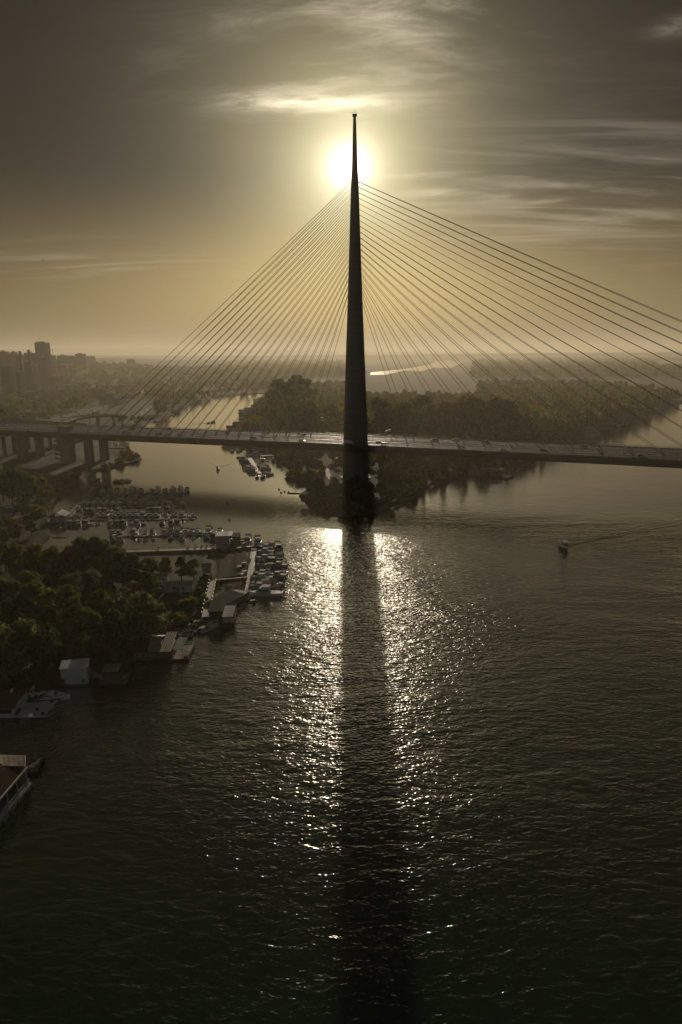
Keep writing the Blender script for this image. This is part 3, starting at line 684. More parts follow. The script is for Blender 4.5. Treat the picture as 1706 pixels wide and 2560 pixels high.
# signature trees read off the photo
SIG = [(1120,1098,1002,3,'autumn-orange tree left of the pair beyond the bridge'),(1175,1100,988,3,'large orange and green tree beyond the bridge, right of the pylon'),(1225,1102,992,3,'orange-tinted tree right of the large autumn tree'),(1275,1105,1000,2,'brownish autumn tree behind the first right stays'),
 (1085,1100,1058,4,'low rounded tree in front of the orange trees'),(1140,1103,1065,0,'low green tree beyond the near edge of the bridge'),(1190,1108,1070,4,'low spreading tree behind the bridge railing'),
 (1000,1120,1010,2,'tall brown tree right of the pylon'),(955,1110,995,2,'tall brown tree close to the right side of the pylon'),(1050,1090,985,0,'dark tree between the brown and the orange trees'),(710,1056,945,0,'great dark tree left of the pylon at the bay shore'),(750,1048,935,0,'great dark tree with rounded top left of the pylon'),
 (690,1080,990,1,'tall tree at the bay shore behind the raft houses'),(730,1098,1005,0,'green tree in front of the great dark trees'),(775,1095,995,4,'green tree left of the park path'),(845,1100,1060,5,'small brown tree beside the lawn left of the pylon'),(835,1075,1010,2,'brown tree behind the arched roof'),
 (1180,1110,1080,1,'dark tree by the bridge railing to the right'),(985,1198,1155,3,'autumn-coloured shrubby tree on the island tip right of the pylon'),(1030,1212,1168,3,'yellow-brown tree above the right shore of the tip'),(960,1175,1125,4,'pale green tree beside the sandy track'),(1060,1205,1150,1,'dark tree on the right shore of the tip'),
 (925,1270,1215,1,'dark tree right of the pylon foot'),(960,1250,1195,1,'dark overhanging tree on the tip shore'),(800,1240,1195,2,'bare brown tree beside the curving track'),(815,1262,1225,0,'low tree on the left shore of the tip'),(770,1180,1130,1,'dark tree left of the curving track'),(735,1160,1118,1,'dark tree behind the raft marina'),
 (1110,1192,1130,1,'dark tree behind the moored barges'),(1160,1182,1118,1,'dark tree behind the grey barge house'),(1210,1172,1115,0,'dark tree above the barge moorings'),(1270,1162,1112,1,'dark tree at the right end of the barge moorings'),(1010,1180,1128,1,'dark tree on the tip under the bridge'),(720,1135,1112,1,'dark low tree under the bridge by the marina')]
for px, fy, ty, k, words in SIG: tree_at(mid_p[2 if k == 5 else k], px, fy, ty, label=words, group='trees on the island')
cand = []
for k in range(9000):
    y = 440+ (TRND.random()**1.2)*1000; x = TRND.uniform(-230, 520)
    if not inside(isl, x, y): continue
    if any((x-a)**2+(y-b)**2 < 7.5**2 for a, b in cand): continue
    # clearings: lawn, car park, tracks
    q = False
    for cx, cy, rr in CLEAR if 'CLEAR' in globals() else (): 
        if (x-cx)**2+(y-cy)**2 < rr*rr: q = True; break
    if not q: cand.append((x, y))
cand = [p for p in cand if not (p[1] > 1020 and .02 < p[0]/p[1] < .20)]; cand.sort(key=lambda p: p[1])
clear = [(at(850,1085,GZ), 34), (at(870,1145,GZ), 30), (at(960,1150,GZ), 15), (at(760,1060,GZ), 12), (at(795,1095,GZ), 12), ((BP.x, BP.y), 26)]
def near_bridge(x, y):
    v = Vector((x, y, 0))-BP; return abs(v.dot(BN)) < 27
cand = [p for p in cand if not any((p[0]-c[0][0])**2+(p[1]-c[0][1])**2 < c[1]**2 for c in clear) and not near_bridge(*p)]
for i, (x, y) in enumerate(cand[:120]):
    k = TRND.choice([0, 0, 0, 1, 2, 2, 3, 4]); s = TRND.uniform(.7, 1.05)
    place(mid_p[k], used, x, y, GZ-.2, TRND.uniform(0, 6.3), s, label='tree in the dense wood covering the island beyond the bridge', group='trees of the island wood')
tip = [at(*q, GZ) for q in [(640,1112),(690,1130),(722,1160),(735,1185),(765,1200),(785,1225),(790,1262),(820,1278),(930,1278),(960,1266),(1000,1250),(1046,1232),(1076,1210),(1138,1190),(1250,1172),(1310,1158),(1345,1138),(1300,1112),(1000,1118),(940,1180),(930,1160),(940,1122),(830,1122),(828,1165),(800,1150),(760,1120)]]
tc_ = []
for k in range(4000):
    x = TRND.uniform(-80, 170); y = TRND.uniform(315, 520)
    if not inside(tip, x, y) or any((x-a)**2+(y-b)**2 < 5.6**2 for a, b in tc_) or (x-BP.x)**2+((y-BP.y)*.6)**2 < 19**2: continue
    tc_.append((x, y))
for x, y in tc_[:150]:
    k = TRND.choice([0, 0, 2, 3, 4, 0]); place(mid_p[k] if k != 1 else mid_p[0], used, x, y, GZ-.2, TRND.uniform(0, 6.3), TRND.uniform(.36, .62), label='low tree in the dark thicket on the island tip and under the bridge', group='thicket trees on the island tip')
def mass(name, pts, seed, leafn, leaf, Rr, Hh, lms, z=GZ):
    r = np.random.RandomState(seed); VV = []; MM = []
    base_ = [crown_arrays(seed+j, 1, 1, 0.1, 9, leafn, leaf, 'round')[0] for j in range(5)]
    for (x, y) in pts:
        b = base_[r.randint(5)]; a = r.rand()*6.28; ca, sa = math.cos(a), math.sin(a); R_ = Rr*(.75+.5*r.rand()); H_ = Hh*(.7+.6*r.rand())
        V = b.copy(); vx = V[:, 0]*ca-V[:, 1]*sa; vy = V[:, 0]*sa+V[:, 1]*ca
        zz_ = z(x, y) if callable(z) else z
        VV.append(np.stack([vx*R_+x, vy*R_+y, V[:, 2]*H_+zz_], 1)); MM.append(np.full(len(V)//4, r.choice(len(lms))))
    V = np.concatenate(VV); Q = np.arange(len(V)).reshape(-1, 4)
    o = fast_mesh(name, V, Q, [M_LEAF[k] for k in lms], mats=np.concatenate(MM)); return o
tag(mass('island_wood', cand[120:], 41, 260, .14, 7.5, 15, (1, 0, 2, 5, 3)), 'dense hazy wood covering the far part of the island', 'wood', kind='stuff')
# far woods: the island running back to the horizon, the left plain
far_pts = []
fr = random.Random(9)
f1 = [at(*q, 1.5) for q in far1]
while len(far_pts) < 3800:
    py_ = 884.5+fr.random()**1.6*60; px_ = fr.uniform(250, 1720)
    if py_ > 905 and px_ > 1250 and py_ > 1010: continue
    x, y = at(px_, py_, GZ)
    if y < 950 or y > 14000: continue
    if 905 < px_ < 1185 and 888 < py_ < 950 or 1640 < px_ < 1720 and 905 < py_ < 925: continue
    if inside(f1, x, y): continue
    if not inside(land, x, y): continue
    far_pts.append((x, y))
tag(mass('distant_wood', far_pts, 51, 110, .26, 16, 19, (1, 0, 5)), 'distant hazy woods reaching back to the horizon', 'wood', kind='stuff')
lp = []
while len(lp) < 2300:
    x = fr.uniform(-1500, -150); y = fr.uniform(560, 2600)
    if not inside(land, x, y) or x > -150-(y-560)*.05 and y < 900: continue
    if -400 < x < -215 and y < 760: continue
    if -300-(y-600)*.18 < x < -215-(y-600)*.1 and y < 1100: continue
    if near_bridge(x, y) or (x-853)**2 < 0: continue
    lp.append((x, y))
tag(mass('city_trees_mass', lp, 61, 200, .17, 8, 12, (1, 0, 5, 2), z=lambda x, y: max(GZ, float(city_h(x, y)))), 'hazy tree canopy between the city blocks on the left', 'wood', kind='stuff')

# ------------------------------------------------------------ boats
def hull_secs(Ln, W, Hh, keel=.35, n=9, transom=.86):
    secs = []
    for i in range(n):
        t = i/(n-1); x = -Ln/2+Ln*t
        w = W/2*(transom+(1-transom)*min(1, t/.3)) if t < .45 else W/2*max(.02, 1-((t-.45)/.55)**2.2)
        sheer = Hh*(1+.28*t*t); k = -keel*(1 if t < .7 else max(0, 1-(t-.7)/.3*1.0)); 
        secs.append([Vector((x, -w, sheer)), Vector((x, -w*.92, sheer*.45)), Vector((x, -w*.62, k*.35)), Vector((x, 0, k)), Vector((x, w*.62, k*.35)), Vector((x, w*.92, sheer*.45)), Vector((x, w, sheer))])
    return secs
def hull_part(boat, Ln, W, Hh, m, deckm, open_=False):
    S = hull_secs(Ln, W, Hh)
    h = MB(); n = 7; vs = [p for q in S for p in q]; fs = []
    for i in range(len(S)-1):
        for k in range(n-1): fs.append((i*n+k, i*n+k+1, (i+1)*n+k+1, (i+1)*n+k))
    fs.append(tuple(range(n)))
    h.add(vs, fs); ho = h.build('hull', m, boat)
    d = MB(); zz_ = -.28 if open_ else -.05
    top = [(Vector((q[0].x, q[0].y*.94, q[0].z+zz_)), Vector((q[-1].x, q[-1].y*.94, q[-1].z+zz_))) for q in S]
    d.add([p for q in top for p in q], [(2*i, 2*i+1, 2*i+3, 2*i+2) for i in range(len(top)-1)]); d.build('deck', deckm, boat)
    r = MB()
    for sgn in (0, 1): r.tube([Vector((q[0 if sgn == 0 else -1].x, q[0 if sgn == 0 else -1].y, q[0].z)) for q in S], .045, 5)
    r.build('rubbing_strake', M_BLACK if m is not M_NAVY else M_WHITEP, ho); return S
def outboard(boat, Ln, n=1):
    for k in range(n):
        y = 0 if n == 1 else (-.35+.7*k)
        o = MB().box(-Ln/2-.55, -Ln/2-.08, y-.17, y+.17, .62, 1.15).build('outboard_motor', M_BLACK, boat)
        MB().bar((-Ln/2-.3, y, .62), (-Ln/2-.35, y, -.5), .14, .2).build('shaft', M_DSTEEL, o)
def railing_(boat, S, i0, z):
    mb = MB()
    for sgn in (0, -1):
        pts = [Vector((q[sgn].x, q[sgn].y*.92, q[0].z+z)) for q in S[i0:]]
        mb.tube(pts, .022, 5)
        for p in pts[::2]: mb.bar(p, p-Vector((0, 0, z)), .03)
    mb.build('bow_rail', M_ALU, boat)
def cabin(boat, x0, x1, w, z0, z1, m, rake=.5):
    P = [(x0, z0), (x0+.08, z1), (x1-rake, z1), (x1, z0)]
    MB().loft([[Vector((x, -w+(.12 if z == z1 else 0), z)) for x, z in P], [Vector((x, w-(.12 if z == z1 else 0), z)) for x, z in P]]).build('cabin', m, boat)
    zz0, zz1 = z0+(z1-z0)*.38, z0+(z1-z0)*.82
    for s in (-1, 1):
        k = w-.06+.02
        MB().loft([[Vector((x0+.35, s*(k-.01), zz0)), Vector((x0+.35, s*(k-.06), zz1)), Vector((x1-rake*1.0-.1, s*(k-.06), zz1)), Vector((x1-rake*.7-.1, s*(k-.01), zz0))], [Vector((x0+.35, s*(k+.035), zz0)), Vector((x0+.35, s*(k-.0), zz1)), Vector((x1-rake*1.0-.1, s*(k-.0), zz1)), Vector((x1-rake*.7-.1, s*(k+.035), zz0))]]).build('window', M_GLASS, boat)
    f = lambda z: x1-rake*(z-z0)/(z1-z0)
    MB().add([(f(zz0)+.03, -w*.8, zz0), (f(zz0)+.03, w*.8, zz0), (f(zz1)+.03, w*.75, zz1), (f(zz1)+.03, -w*.75, zz1)], [(0, 1, 2, 3)]).build('windscreen', M_GLASS, boat)
def cruiser(name, Ln, W, hm, canm, fly=False, cat='motorboat'):
    b = empty(name, cat=cat); S = hull_part(b, Ln, W, .95, hm, M_GEL)
    cabin(b, -Ln*.18, Ln*.24, W*.38, .95, 1.95+(.25 if Ln > 8 else 0), M_GEL, Ln*.12)
    zt = 1.95+(.25 if Ln > 8 else 0)
    # canvas canopy over the cockpit on hoops
    P = [(-Ln*.46, 1.15), (-Ln*.44, zt+.12), (-Ln*.30, zt+.30), (-Ln*.14, zt+.10)]
    MB().loft([[Vector((x, y*(1 if z < 1.5 else .88), z+(.06 if abs(y) < .1 else 0))) for x, z in P]+[Vector((x, y*(1 if z < 1.5 else .88), z-.05)) for x, z in P[::-1]] for y in (-W*.42, 0, W*.42)]).build('canopy', canm, b)
    if fly:
        MB().box(-Ln*.16, Ln*.06, -W*.33, W*.33, zt, zt+.42).build('flybridge', M_GEL, b)
        MB().bar((-Ln*.12, -W*.34, zt+.3), (-Ln*.15, -W*.36, zt+1.2), .06).bar((-Ln*.12, W*.34, zt+.3), (-Ln*.15, W*.36, zt+1.2), .06).bar((-Ln*.15, -W*.36, zt+1.2), (-Ln*.15, W*.36, zt+1.2), .3, .06).build('radar_arch', M_GEL, b)
        MB().box(-Ln*.2, Ln*.04, -W*.36, W*.36, zt+1.22, zt+1.29).build('bimini_top', canm, b)
    MB().bar((-Ln*.1, 0, zt), (-Ln*.12, 0, zt+1.6), .04).build('antenna', M_ALU, b)
    railing_(b, S, 4, .45); outboard(b, Ln, 2 if Ln > 8 else 1); return b
def open_boat(name, Ln, W, hm, tarp=None, cat='rowing boat'):
    b = empty(name, cat=cat); S = hull_part(b, Ln, W, .55, hm, M_WOOD if tarp is None else M_GEL, True)
    if tarp is None:
        for x in (-Ln*.25, 0, Ln*.2): MB().box(x-.14, x+.14, -W*.42, W*.42, .42, .47).build('bench', M_WOOD, b)
    else:
        MB().loft([[Vector((q[0].x, q[0].y*.97, q[0].z+.03)), Vector((q[0].x, 0, q[0].z+.42)), Vector((q[0].x, q[-1].y*.97, q[0].z+.03)), Vector((q[0].x, 0, q[0].z-.02))] for q in S[:8]]).build('tarpaulin', tarp, b)
    outboard(b, Ln*.98); return b
def pilot_boat(name, hm, canm):   # small boat with upright wheelhouse
    b = empty(name, cat='cabin boat'); Ln, W = 6.4, 2.3; S = hull_part(b, Ln, W, .8, hm, M_GEL)
    cabin(b, -.3, 1.9, .78, .8, 2.35, M_GEL, .25); MB().box(-.55, 1.8, -.85, .85, 2.36, 2.44).build('roof', canm, b)
    MB().box(-2.9, -1.2, -.8, .8, .78, 1.12).build('engine_box', M_WOOD, b); railing_(b, S, 5, .4); outboard(b, Ln); return b
BO = {'cw': cruiser('cabin_cruiser', 7.2, 2.6, M_GEL, M_CANVB), 'cn': cruiser('cabin_cruiser', 7.8, 2.7, M_NAVY, M_CANVK), 'ct': cruiser('cabin_cruiser', 6.8, 2.5, M_GEL, M_CANVT),
      'fb': cruiser('flybridge_cruiser', 9.6, 3.2, M_GEL, M_CANVK, True), 'ob': open_boat('open_boat', 5.2, 1.8, M_BROWNH), 'ow': open_boat('open_boat', 4.8, 1.75, M_WHITEP),
      'tb': open_boat('covered_boat', 5.6, 2.1, M_GEL, M_CANVB, 'covered boat'), 'tg': open_boat('covered_boat', 5.4, 2.0, M_NAVY, M_CANVG, 'covered boat'), 'pb': pilot_boat('wheelhouse_boat', M_GEL, M_CANVK), 'pt': pilot_boat('wheelhouse_boat', M_NAVY, M_GEL)}
index_kids()
BDESC = {'cw': 'white cruiser with blue canopy', 'cn': 'dark cruiser with black canopy', 'ct': 'white cruiser with tan canopy', 'fb': 'tall white flybridge cruiser', 'ob': 'brown open boat', 'ow': 'small white open boat',
         'tb': 'white boat under blue cover', 'tg': 'dark boat under green cover', 'pb': 'white wheelhouse boat', 'pt': 'dark wheelhouse boat'}
BR = random.Random(5)
def moor_row(xs, y0, y1, kinds, where, grp, face, jit=.4):
    """xs: photo x of each boat; y0->y1: photo y of the waterline along the row"""
    xs = sorted(xs)
    for i, px in enumerate(xs):
        f = (px-xs[0])/max(1, xs[-1]-xs[0]); x, y = at(px, y0+(y1-y0)*f)
        k = kinds[i] if i < len(kinds) else BR.choice(['cw', 'cw', 'cn', 'ct', 'pb', 'tb', 'pt', 'cw'])
        place(BO[k], used, x, y+BR.uniform(-jit, jit), 0, face+BR.uniform(-.07, .07), BR.uniform(.9, 1.08), label=f'{BDESC[k]}, {ORD[i]} from left, {where}', group=grp)
N_, S_ = R(90), R(-90)
G = 'boats moored in the sheltered marina basin'
moor_row([255,274,291,312,330,350,380,394,412,431,450,466], 1232, 1230, ['pb','cw','cw','cw','fb','cw','pt','fb','cw','fb','fb','cn'], 'far side of the rearmost marina row', G, S_)
moor_row([238,257,273,285,301,319,337,425,438], 1248, 1241, ['tb','cw','ct','cn','cw','cw','pb','cw','cw'], 'near side of the rearmost marina row', G, N_)
moor_row([208,222,235,250,267,283,297,311,326,340,355,368,380,394,408,424,457], 1264, 1263, ['ct','cn','cw','pb','cw','cn','cw','tb','cw','cn','cw','cw','cn','cw','cw','fb','cn'], 'far side of the second marina row', G, S_)
moor_row([201,219,233,249,263,277,297,311,370,384,397,420,433], 1281, 1277, ['ct','cw','cn','ct','cw','tb','cw','ow','cn','cn','cw','cn','pb'], 'near side of the second marina row', G, N_)
moor_row([176,194,212,245,261,281,297,312,327,342,358,375,391,414,434,456,472,484], 1294, 1293, ['tb','cw','ow','cw','cn','ct','ct','cw','cn','cw','fb','cw','cn','cw','cw','fb','tg','cw'], 'far side of the third marina row', G, S_)
moor_row([179,195,217,231,246,278,294,309,329,344,362,406,430,447], 1311, 1309, ['cn','cn','cw','tb','ow','ct','cn','cn','tb','cw','tg','pt','cn','cn'], 'near side of the third marina row', G, N_)
moor_row([284,299,335,362,382,414,429,446,465,480,494,506,522,536,549], 1336, 1334, ['cn','pt','fb','ow','pb','cw','pb','fb','cw','cw','cw','tb','fb','tb','cn'], 'far side of the front marina row', G, S_)
moor_row([286,303,350,366,385,428,457,485,517,536], 1351, 1344, ['pt','ct','ow','ow','ob','tg','pb','ow','pt','cn'], 'near side of the front marina row', G, N_)
# pontoons
def walkway(name, a, b, w, z0, z1, m, label, cat='pontoon', rails=False, posts_=0, group=None, zz=0):
    A = Vector((*at(*a, zz), 0)); B = Vector((*at(*b, zz), 0)); d = (B-A); l = d.length
    t = empty(name, (A.x, A.y, 0), math.atan2(d.y, d.x), label=label, cat=cat, group=group)
    MB().box(0, l, -w/2, w/2, z1-.12, z1).build('planking', m, t)
    mb = MB(); k = 0.0
    while k < l: mb.box(k+.1, min(k+2.6, l-.05), -w*.42, w*.42, z0, z1-.125); k += 3.2
    mb.build('floats', M_DCONC, t)
    if rails:
        for s in (-1, 1):
            mb = MB(); k = 0
            while k <= l: mb.box(k-.03, k+.03, s*w/2-.03, s*w/2+.03, z1, z1+1.05); k += 2
            mb.bar((0, s*w/2, z1+1.05), (l, s*w/2, z1+1.05), .06).bar((0, s*w/2, z1+.55), (l, s*w/2, z1+.55), .04); mb.build('handrail', M_DSTEEL, t)
    if posts_:
        for i in range(posts_):
            s = 1 if i % 2 else -1; x = (i+.5)*l/posts_; MB().tube([(x, s*(w/2+.15), -1), (x, s*(w/2+.15), z1+1.6)], .11, 7).build('mooring_pile', M_RUST, t)
    return t
GP = 'pontoons of the marina basin'
walkway('pontoon', (238,1216), (146,1318), 1.8, -.2, .5, M_PLANK, 'main gangway pontoon slanting along the left ends of the marina rows', group=GP, posts_=6)
walkway('pontoon', (240,1238), (470,1233), 1.5, -.2, .45, M_PLANK, 'pontoon of the rearmost marina row', group=GP, posts_=8)
walkway('pontoon', (205,1271), (462,1268), 1.5, -.2, .45, M_PLANK, 'pontoon of the second marina row', group=GP, posts_=8)
walkway('pontoon', (172,1302), (488,1299), 1.5, -.2, .45, M_PLANK, 'pontoon of the third marina row', group=GP, posts_=8)
walkway('pontoon', (282,1343), (556,1338), 1.5, -.2, .45, M_PLANK, 'pontoon of the front marina row', group=GP, posts_=8)
for i, (a, b) in enumerate([((186,1247),(212,1247)), ((182,1254),(206,1254)), ((177,1262),(200,1263)), ((174,1269),(196,1270))]):
    walkway('finger_pontoon', a, b, 1.1, -.2, .35, M_WOOD, f'{ORD[i]} empty finger pontoon beside the slanting gangway counted from the back', group='empty finger pontoons')
# the long pontoon on the river side with boats lying across
walkway('pontoon', (637,1369), (620,1487), 2.3, -.2, .55, M_PLANK, 'long planked pontoon on the river side of the peninsula', posts_=8)
ys = [1371,1377,1382,1388,1393,1399,1404,1409,1415,1420,1426,1431,1437,1442,1448,1453,1459,1464,1470,1476]
kd = ['cn','tb','ct','tb','ow','cw','tg','tb','pb','ow','tb','tg','cw','tb','cw','tb','pb','ct','cw','tb']
for i, py in enumerate(ys):
    px = 637-17*(py-1369)/118+26; x, y = at(px+BR.uniform(0, 5), py); k = kd[i]
    place(BO[k], used, x, y, 0, R(180)+BR.uniform(-.1, .06), BR.uniform(.92, 1.1), label=f'{BDESC[k]}, {ORD[i]} from top, across the right of the river pontoon', group='boats lying across the river pontoon')
for i, (px, py, k) in enumerate([(690,1374,'tb'),(694,1388,'ow'),(690,1402,'tg'),(697,1415,'cw'),(692,1428,'tb'),(694,1441,'ct'),(692,1453,'tb'),(690,1463,'pb')]):
    x, y = at(px, py); place(BO[k], used, x, y, 0, R(175)+BR.uniform(-.15, .1), BR.uniform(.85, 1.0), label=f'{BDESC[k]}, {ORD[i]} from top, outer file off the river pontoon', group='boats lying across the river pontoon')
x, y = at(662, 1488); place(BO['fb'], used, x, y, 0, R(178), 1.25, label='long dark cruiser lying at the lower end of the river pontoon', group='boats lying across the river pontoon')
for px, py, k, a, lb in [(620,1357,'fb',-88,'tall cruiser berthed head-on at the top of the river pontoon'),(607,1362,'cw',-85,'white cruiser just left of the tall one at the top of the river pontoon'),(646,1360,'fb',-80,'white flybridge cruiser right of the top of the river pontoon'),(680,1366,'cn',178,'long low cruiser lying across above the boats of the river pontoon'),
                         (527,1572,'pb',48,'white cabin boat with dark stern moored at the big dark barge'),(497,1577,'ob',60,'dark open boat left of the white cabin boat by the barge'),(604,1518,'ow',50,'pale rowing boat tied along the slanting roof barge'),(612,1392,'ow',-80,'small white boat in the gap behind the wooden kiosk raft'),
                         (545,1174,'pt',-85,'small dark motorboat cruising in the channel, trailing a wake'),(1410,1372,'pt',-92,'lone motorboat heading this way on the open river with a long wake'),(535,1056,'pt',120,'small dark motorboat crossing the pale bay beyond the bridge')]:
    x, y = at(px, py); place(BO[k], used, x, y, 0, R(a), 1.15 if px == 527 else (1.35 if px == 1410 else 1.0), label=lb, group=None)
# the raft marina under the bridge, left of the pylon
walkway('pontoon', (624,1146), (648,1186), 3.2, -.2, .6, M_PLANK, 'short broad pontoon in the middle of the raft marina left of the pylon')
n0 = 0
for i in range(11):
    py = 1145+i*4.3; px0 = 624+24*(py-1146)/40
    x, y = at(px0-22+i*.6, py); k = BR.choice(['tb','tg','cn','ow','tb','cw']); place(BO[k], used, x, y, 0, R(180)+BR.uniform(-.15,.15), BR.uniform(.95,1.25), label=f'{BDESC[k]}, {ORD[i]} from back, left side of the raft marina', group='boats of the raft marina')
    if i > 2:
        x, y = at(px0+22, py); k = BR.choice(['tb','tg','cn','ow','cw','ct']); place(BO[k], used, x, y, 0, BR.uniform(-.15,.15), BR.uniform(.9,1.15), label=f'{BDESC[k]}, {ORD[i-3]} from back, right side of the raft marina', group='boats of the raft marina')
moor_row([581,595,602,620,634,645,655,668], 1129, 1131, ['cn','cn','tb','cw','cn','cw','cn','ct'], 'short row behind the raft marina', 'boats of the raft marina', S_)
moor_row([657,683,697], 1150, 1154, ['cn','fb','cn'], 'trio right of the raft marina', 'boats of the raft marina', S_)
moor_row([643,657], 1194, 1194, ['cn','cn'], 'pair below the raft marina', 'boats of the raft marina', S_)
walkway('pontoon', (577,1124), (676,1126), 1.5, -.2, .45, M_PLANK, 'thin pontoon behind the short boat row left of the pylon')
walkway('pontoon', (652,1142), (702,1141), 2.4, -.2, .9, M_WHITEP, 'pale floating bridge leading from the raft marina to the island', rails=True)
x, y = at(633, 1140); place(BO['fb'], used, x, y, 0, R(200), 1.1, label='tall dark cruiser at the back of the raft marina', group='boats of the raft marina')
# quay boats and small craft along the right shore of the island
GB = 'small craft along the right shore of the island'
for i, (px, py, k, a) in enumerate([(1296,1170,'tb',150),(1306,1166,'tg',160),(1315,1157,'ow',150),(1322,1152,'cn',165),(1300,1157,'cn',160),(1286,1172,'ob',140),(1330,1147,'tb',160),(1187,1189,'cw',170),(1166,1190,'ow',10),(1424,1107,'cw',10),(1470,1086,'fb',200),(1482,1083,'ow',200),(1545,1068,'cn',20),(1562,1058,'cw',20),(1598,1044,'tb',20),(1080,1217,'ow',60)]):
    x, y = at(px, py); place(BO[k], used, x, y, 0, R(a), 1.0, label=f'{BDESC[k]}, {ORD[i]} along the right shore of the island', group=GB)
# rowing scull with its rower
sc_ = empty('rowing_scull', (*at(568, 1258), 0), R(-88), label='slim rowing scull with one rower on the channel left of the pylon', cat='scull')
MB().loft([[Vector((x, -w, .12)), Vector((x, 0, -.08)), Vector((x, w, .12)), Vector((x, 0, .16))] for x, w in ((-4, .02), (-2.5, .2), (0, .27), (2.5, .2), (4, .02))]).build('hull', M_CANVK, sc_)
for s in (-1, 1):
    MB().tube([(0, s*.25, .3), (-.5, s*2.9, .12)], .035, 5).build('oar', M_CANVK, sc_)
def person(name, x, y, z, rz, pose, top, label, cat='person', sc=1.0, group=None):
    r = empty(name, (x, y, z), rz, label=label, cat=cat, group=group); r.scale = (sc,)*3
    me = bpy.data.meshes.new('body'); 
    if pose == 'stand': J = {'pel': (0,0,.92), 'che': (0,0,1.32), 'nek': (0,0,1.48), 'hed': (.02,0,1.64), 'hl': (0,.1,.86), 'kl': (.05,.12,.48), 'fl': (0,.12,.06), 'tl': (.16,.12,.04), 'hr': (0,-.1,.86), 'kr': (-.03,-.12,.48), 'fr': (-.08,-.12,.06), 'tr': (.08,-.12,.04), 'sl': (0,.19,1.4), 'el': (-.02,.25,1.12), 'wl': (.12,.24,.9), 'sr': (0,-.19,1.4), 'er': (-.02,-.25,1.12), 'wr': (.1,-.24,.9)}
    else: J = {'pel': (0,0,.2), 'che': (-.1,0,.6), 'nek': (-.08,0,.75), 'hed': (-.04,0,.92), 'hl': (.08,.1,.2), 'kl': (.42,.12,.42), 'fl': (.78,.12,.15), 'tl': (.86,.12,.25), 'hr': (.08,-.1,.2), 'kr': (.42,-.12,.42), 'fr': (.78,-.12,.15), 'tr': (.86,-.12,.25), 'sl': (-.09,.18,.68), 'el': (.12,.3,.5), 'wl': (.34,.34,.42), 'sr': (-.09,-.18,.68), 'er': (.12,-.3,.5), 'wr': (.34,-.34,.42)}
    names = list(J); E_ = [('pel','che'),('che','nek'),('nek','hed'),('pel','hl'),('hl','kl'),('kl','fl'),('fl','tl'),('pel','hr'),('hr','kr'),('kr','fr'),('fr','tr'),('che','sl'),('sl','el'),('el','wl'),('che','sr'),('sr','er'),('er','wr')]
    me.from_pydata([J[k] for k in names], [(names.index(a), names.index(b)) for a, b in E_], []); me.materials.append(top)
    o = bpy.data.objects.new('body', me); COL.objects.link(o); o.parent = r
    md = o.modifiers.new('skin', 'SKIN'); o.modifiers.new('sub', 'SUBSURF').levels = 1
    rad = {'pel': .14, 'che': .16, 'nek': .06, 'hed': .10, 'hl': .10, 'hr': .10, 'kl': .07, 'kr': .07, 'fl': .05, 'fr': .05, 'tl': .04, 'tr': .04, 'sl': .07, 'sr': .07, 'el': .045, 'er': .045, 'wl': .035, 'wr': .035}
    for i, k in enumerate(names): me.skin_vertices[0].data[i].radius = (rad[k], rad[k]); me.skin_vertices[0].data[i].use_root = (k == 'pel')
    MB().ball((J['hed'][0]-.01, 0, J['hed'][2]+.05), .115, 8, 5).build('hair', M_CANVK, r, True)
    return r
x, y = at(568, 1258); person('person', x, y, .1, R(92), 'sit', M_CLOTH, 'rower in dark clothing sitting in the scull holding the oars')
for px, py, wd in [(1410,1372,'standing in the lone motorboat on the open river'),(545,1174,'standing in the small motorboat in the channel')]:
    x, y = at(px, py); person('person', x-.2, y+.9, .85, R(-90), 'stand', M_CLOTH, 'person in dark clothing '+wd, sc=.95)
# wakes: low ridges of water behind the moving boats
def wake(px, py, ang, spread, ln, amp, name='wake'):
    x0, y0 = at(px, py); mb = MB()
    for s in (-1, 1):
        for j in range(3):
            pts = []; 
            for i in range(26):
                t = i/25*ln*(1 if s < 0 or ln < 100 else .45)*(1-.12*j)+3+j*2.2; a = R(ang+s*spread*(1-.12*j)); wob = .5*math.sin(t*.35+j)
                pts.append((x0+math.cos(a)*t-math.sin(a)*wob, y0+math.sin(a)*t+math.cos(a)*wob))
            secs = []
            for i, p in enumerate(pts):
                k = min(i+1, 25); q = pts[k] if k != i else pts[i]; pvt = pts[i-1] if k == i else p
                d = Vector((q[0]-pvt[0], q[1]-pvt[1])).normalized(); nn = Vector((-d.y, d.x)); w_ = .55+.03*i; h_ = amp*(1-i/26)*(1-.25*j)
                secs.append([Vector((p[0]-nn.x*w_, p[1]-nn.y*w_, -.02)), Vector((p[0], p[1], h_)), Vector((p[0]+nn.x*w_, p[1]+nn.y*w_, -.02))])
            mb.loft(secs, close=False)
    return mb.build(name, M_WATER, None, True, kind='structure')
wake(1410, 1366, 56, 27, 150, .20, 'water_wake'); wake(545, 1168, 88, 24, 45, .25, 'water_wake'); wake(535, 1058, 200, 20, 40, .25, 'water_wake')

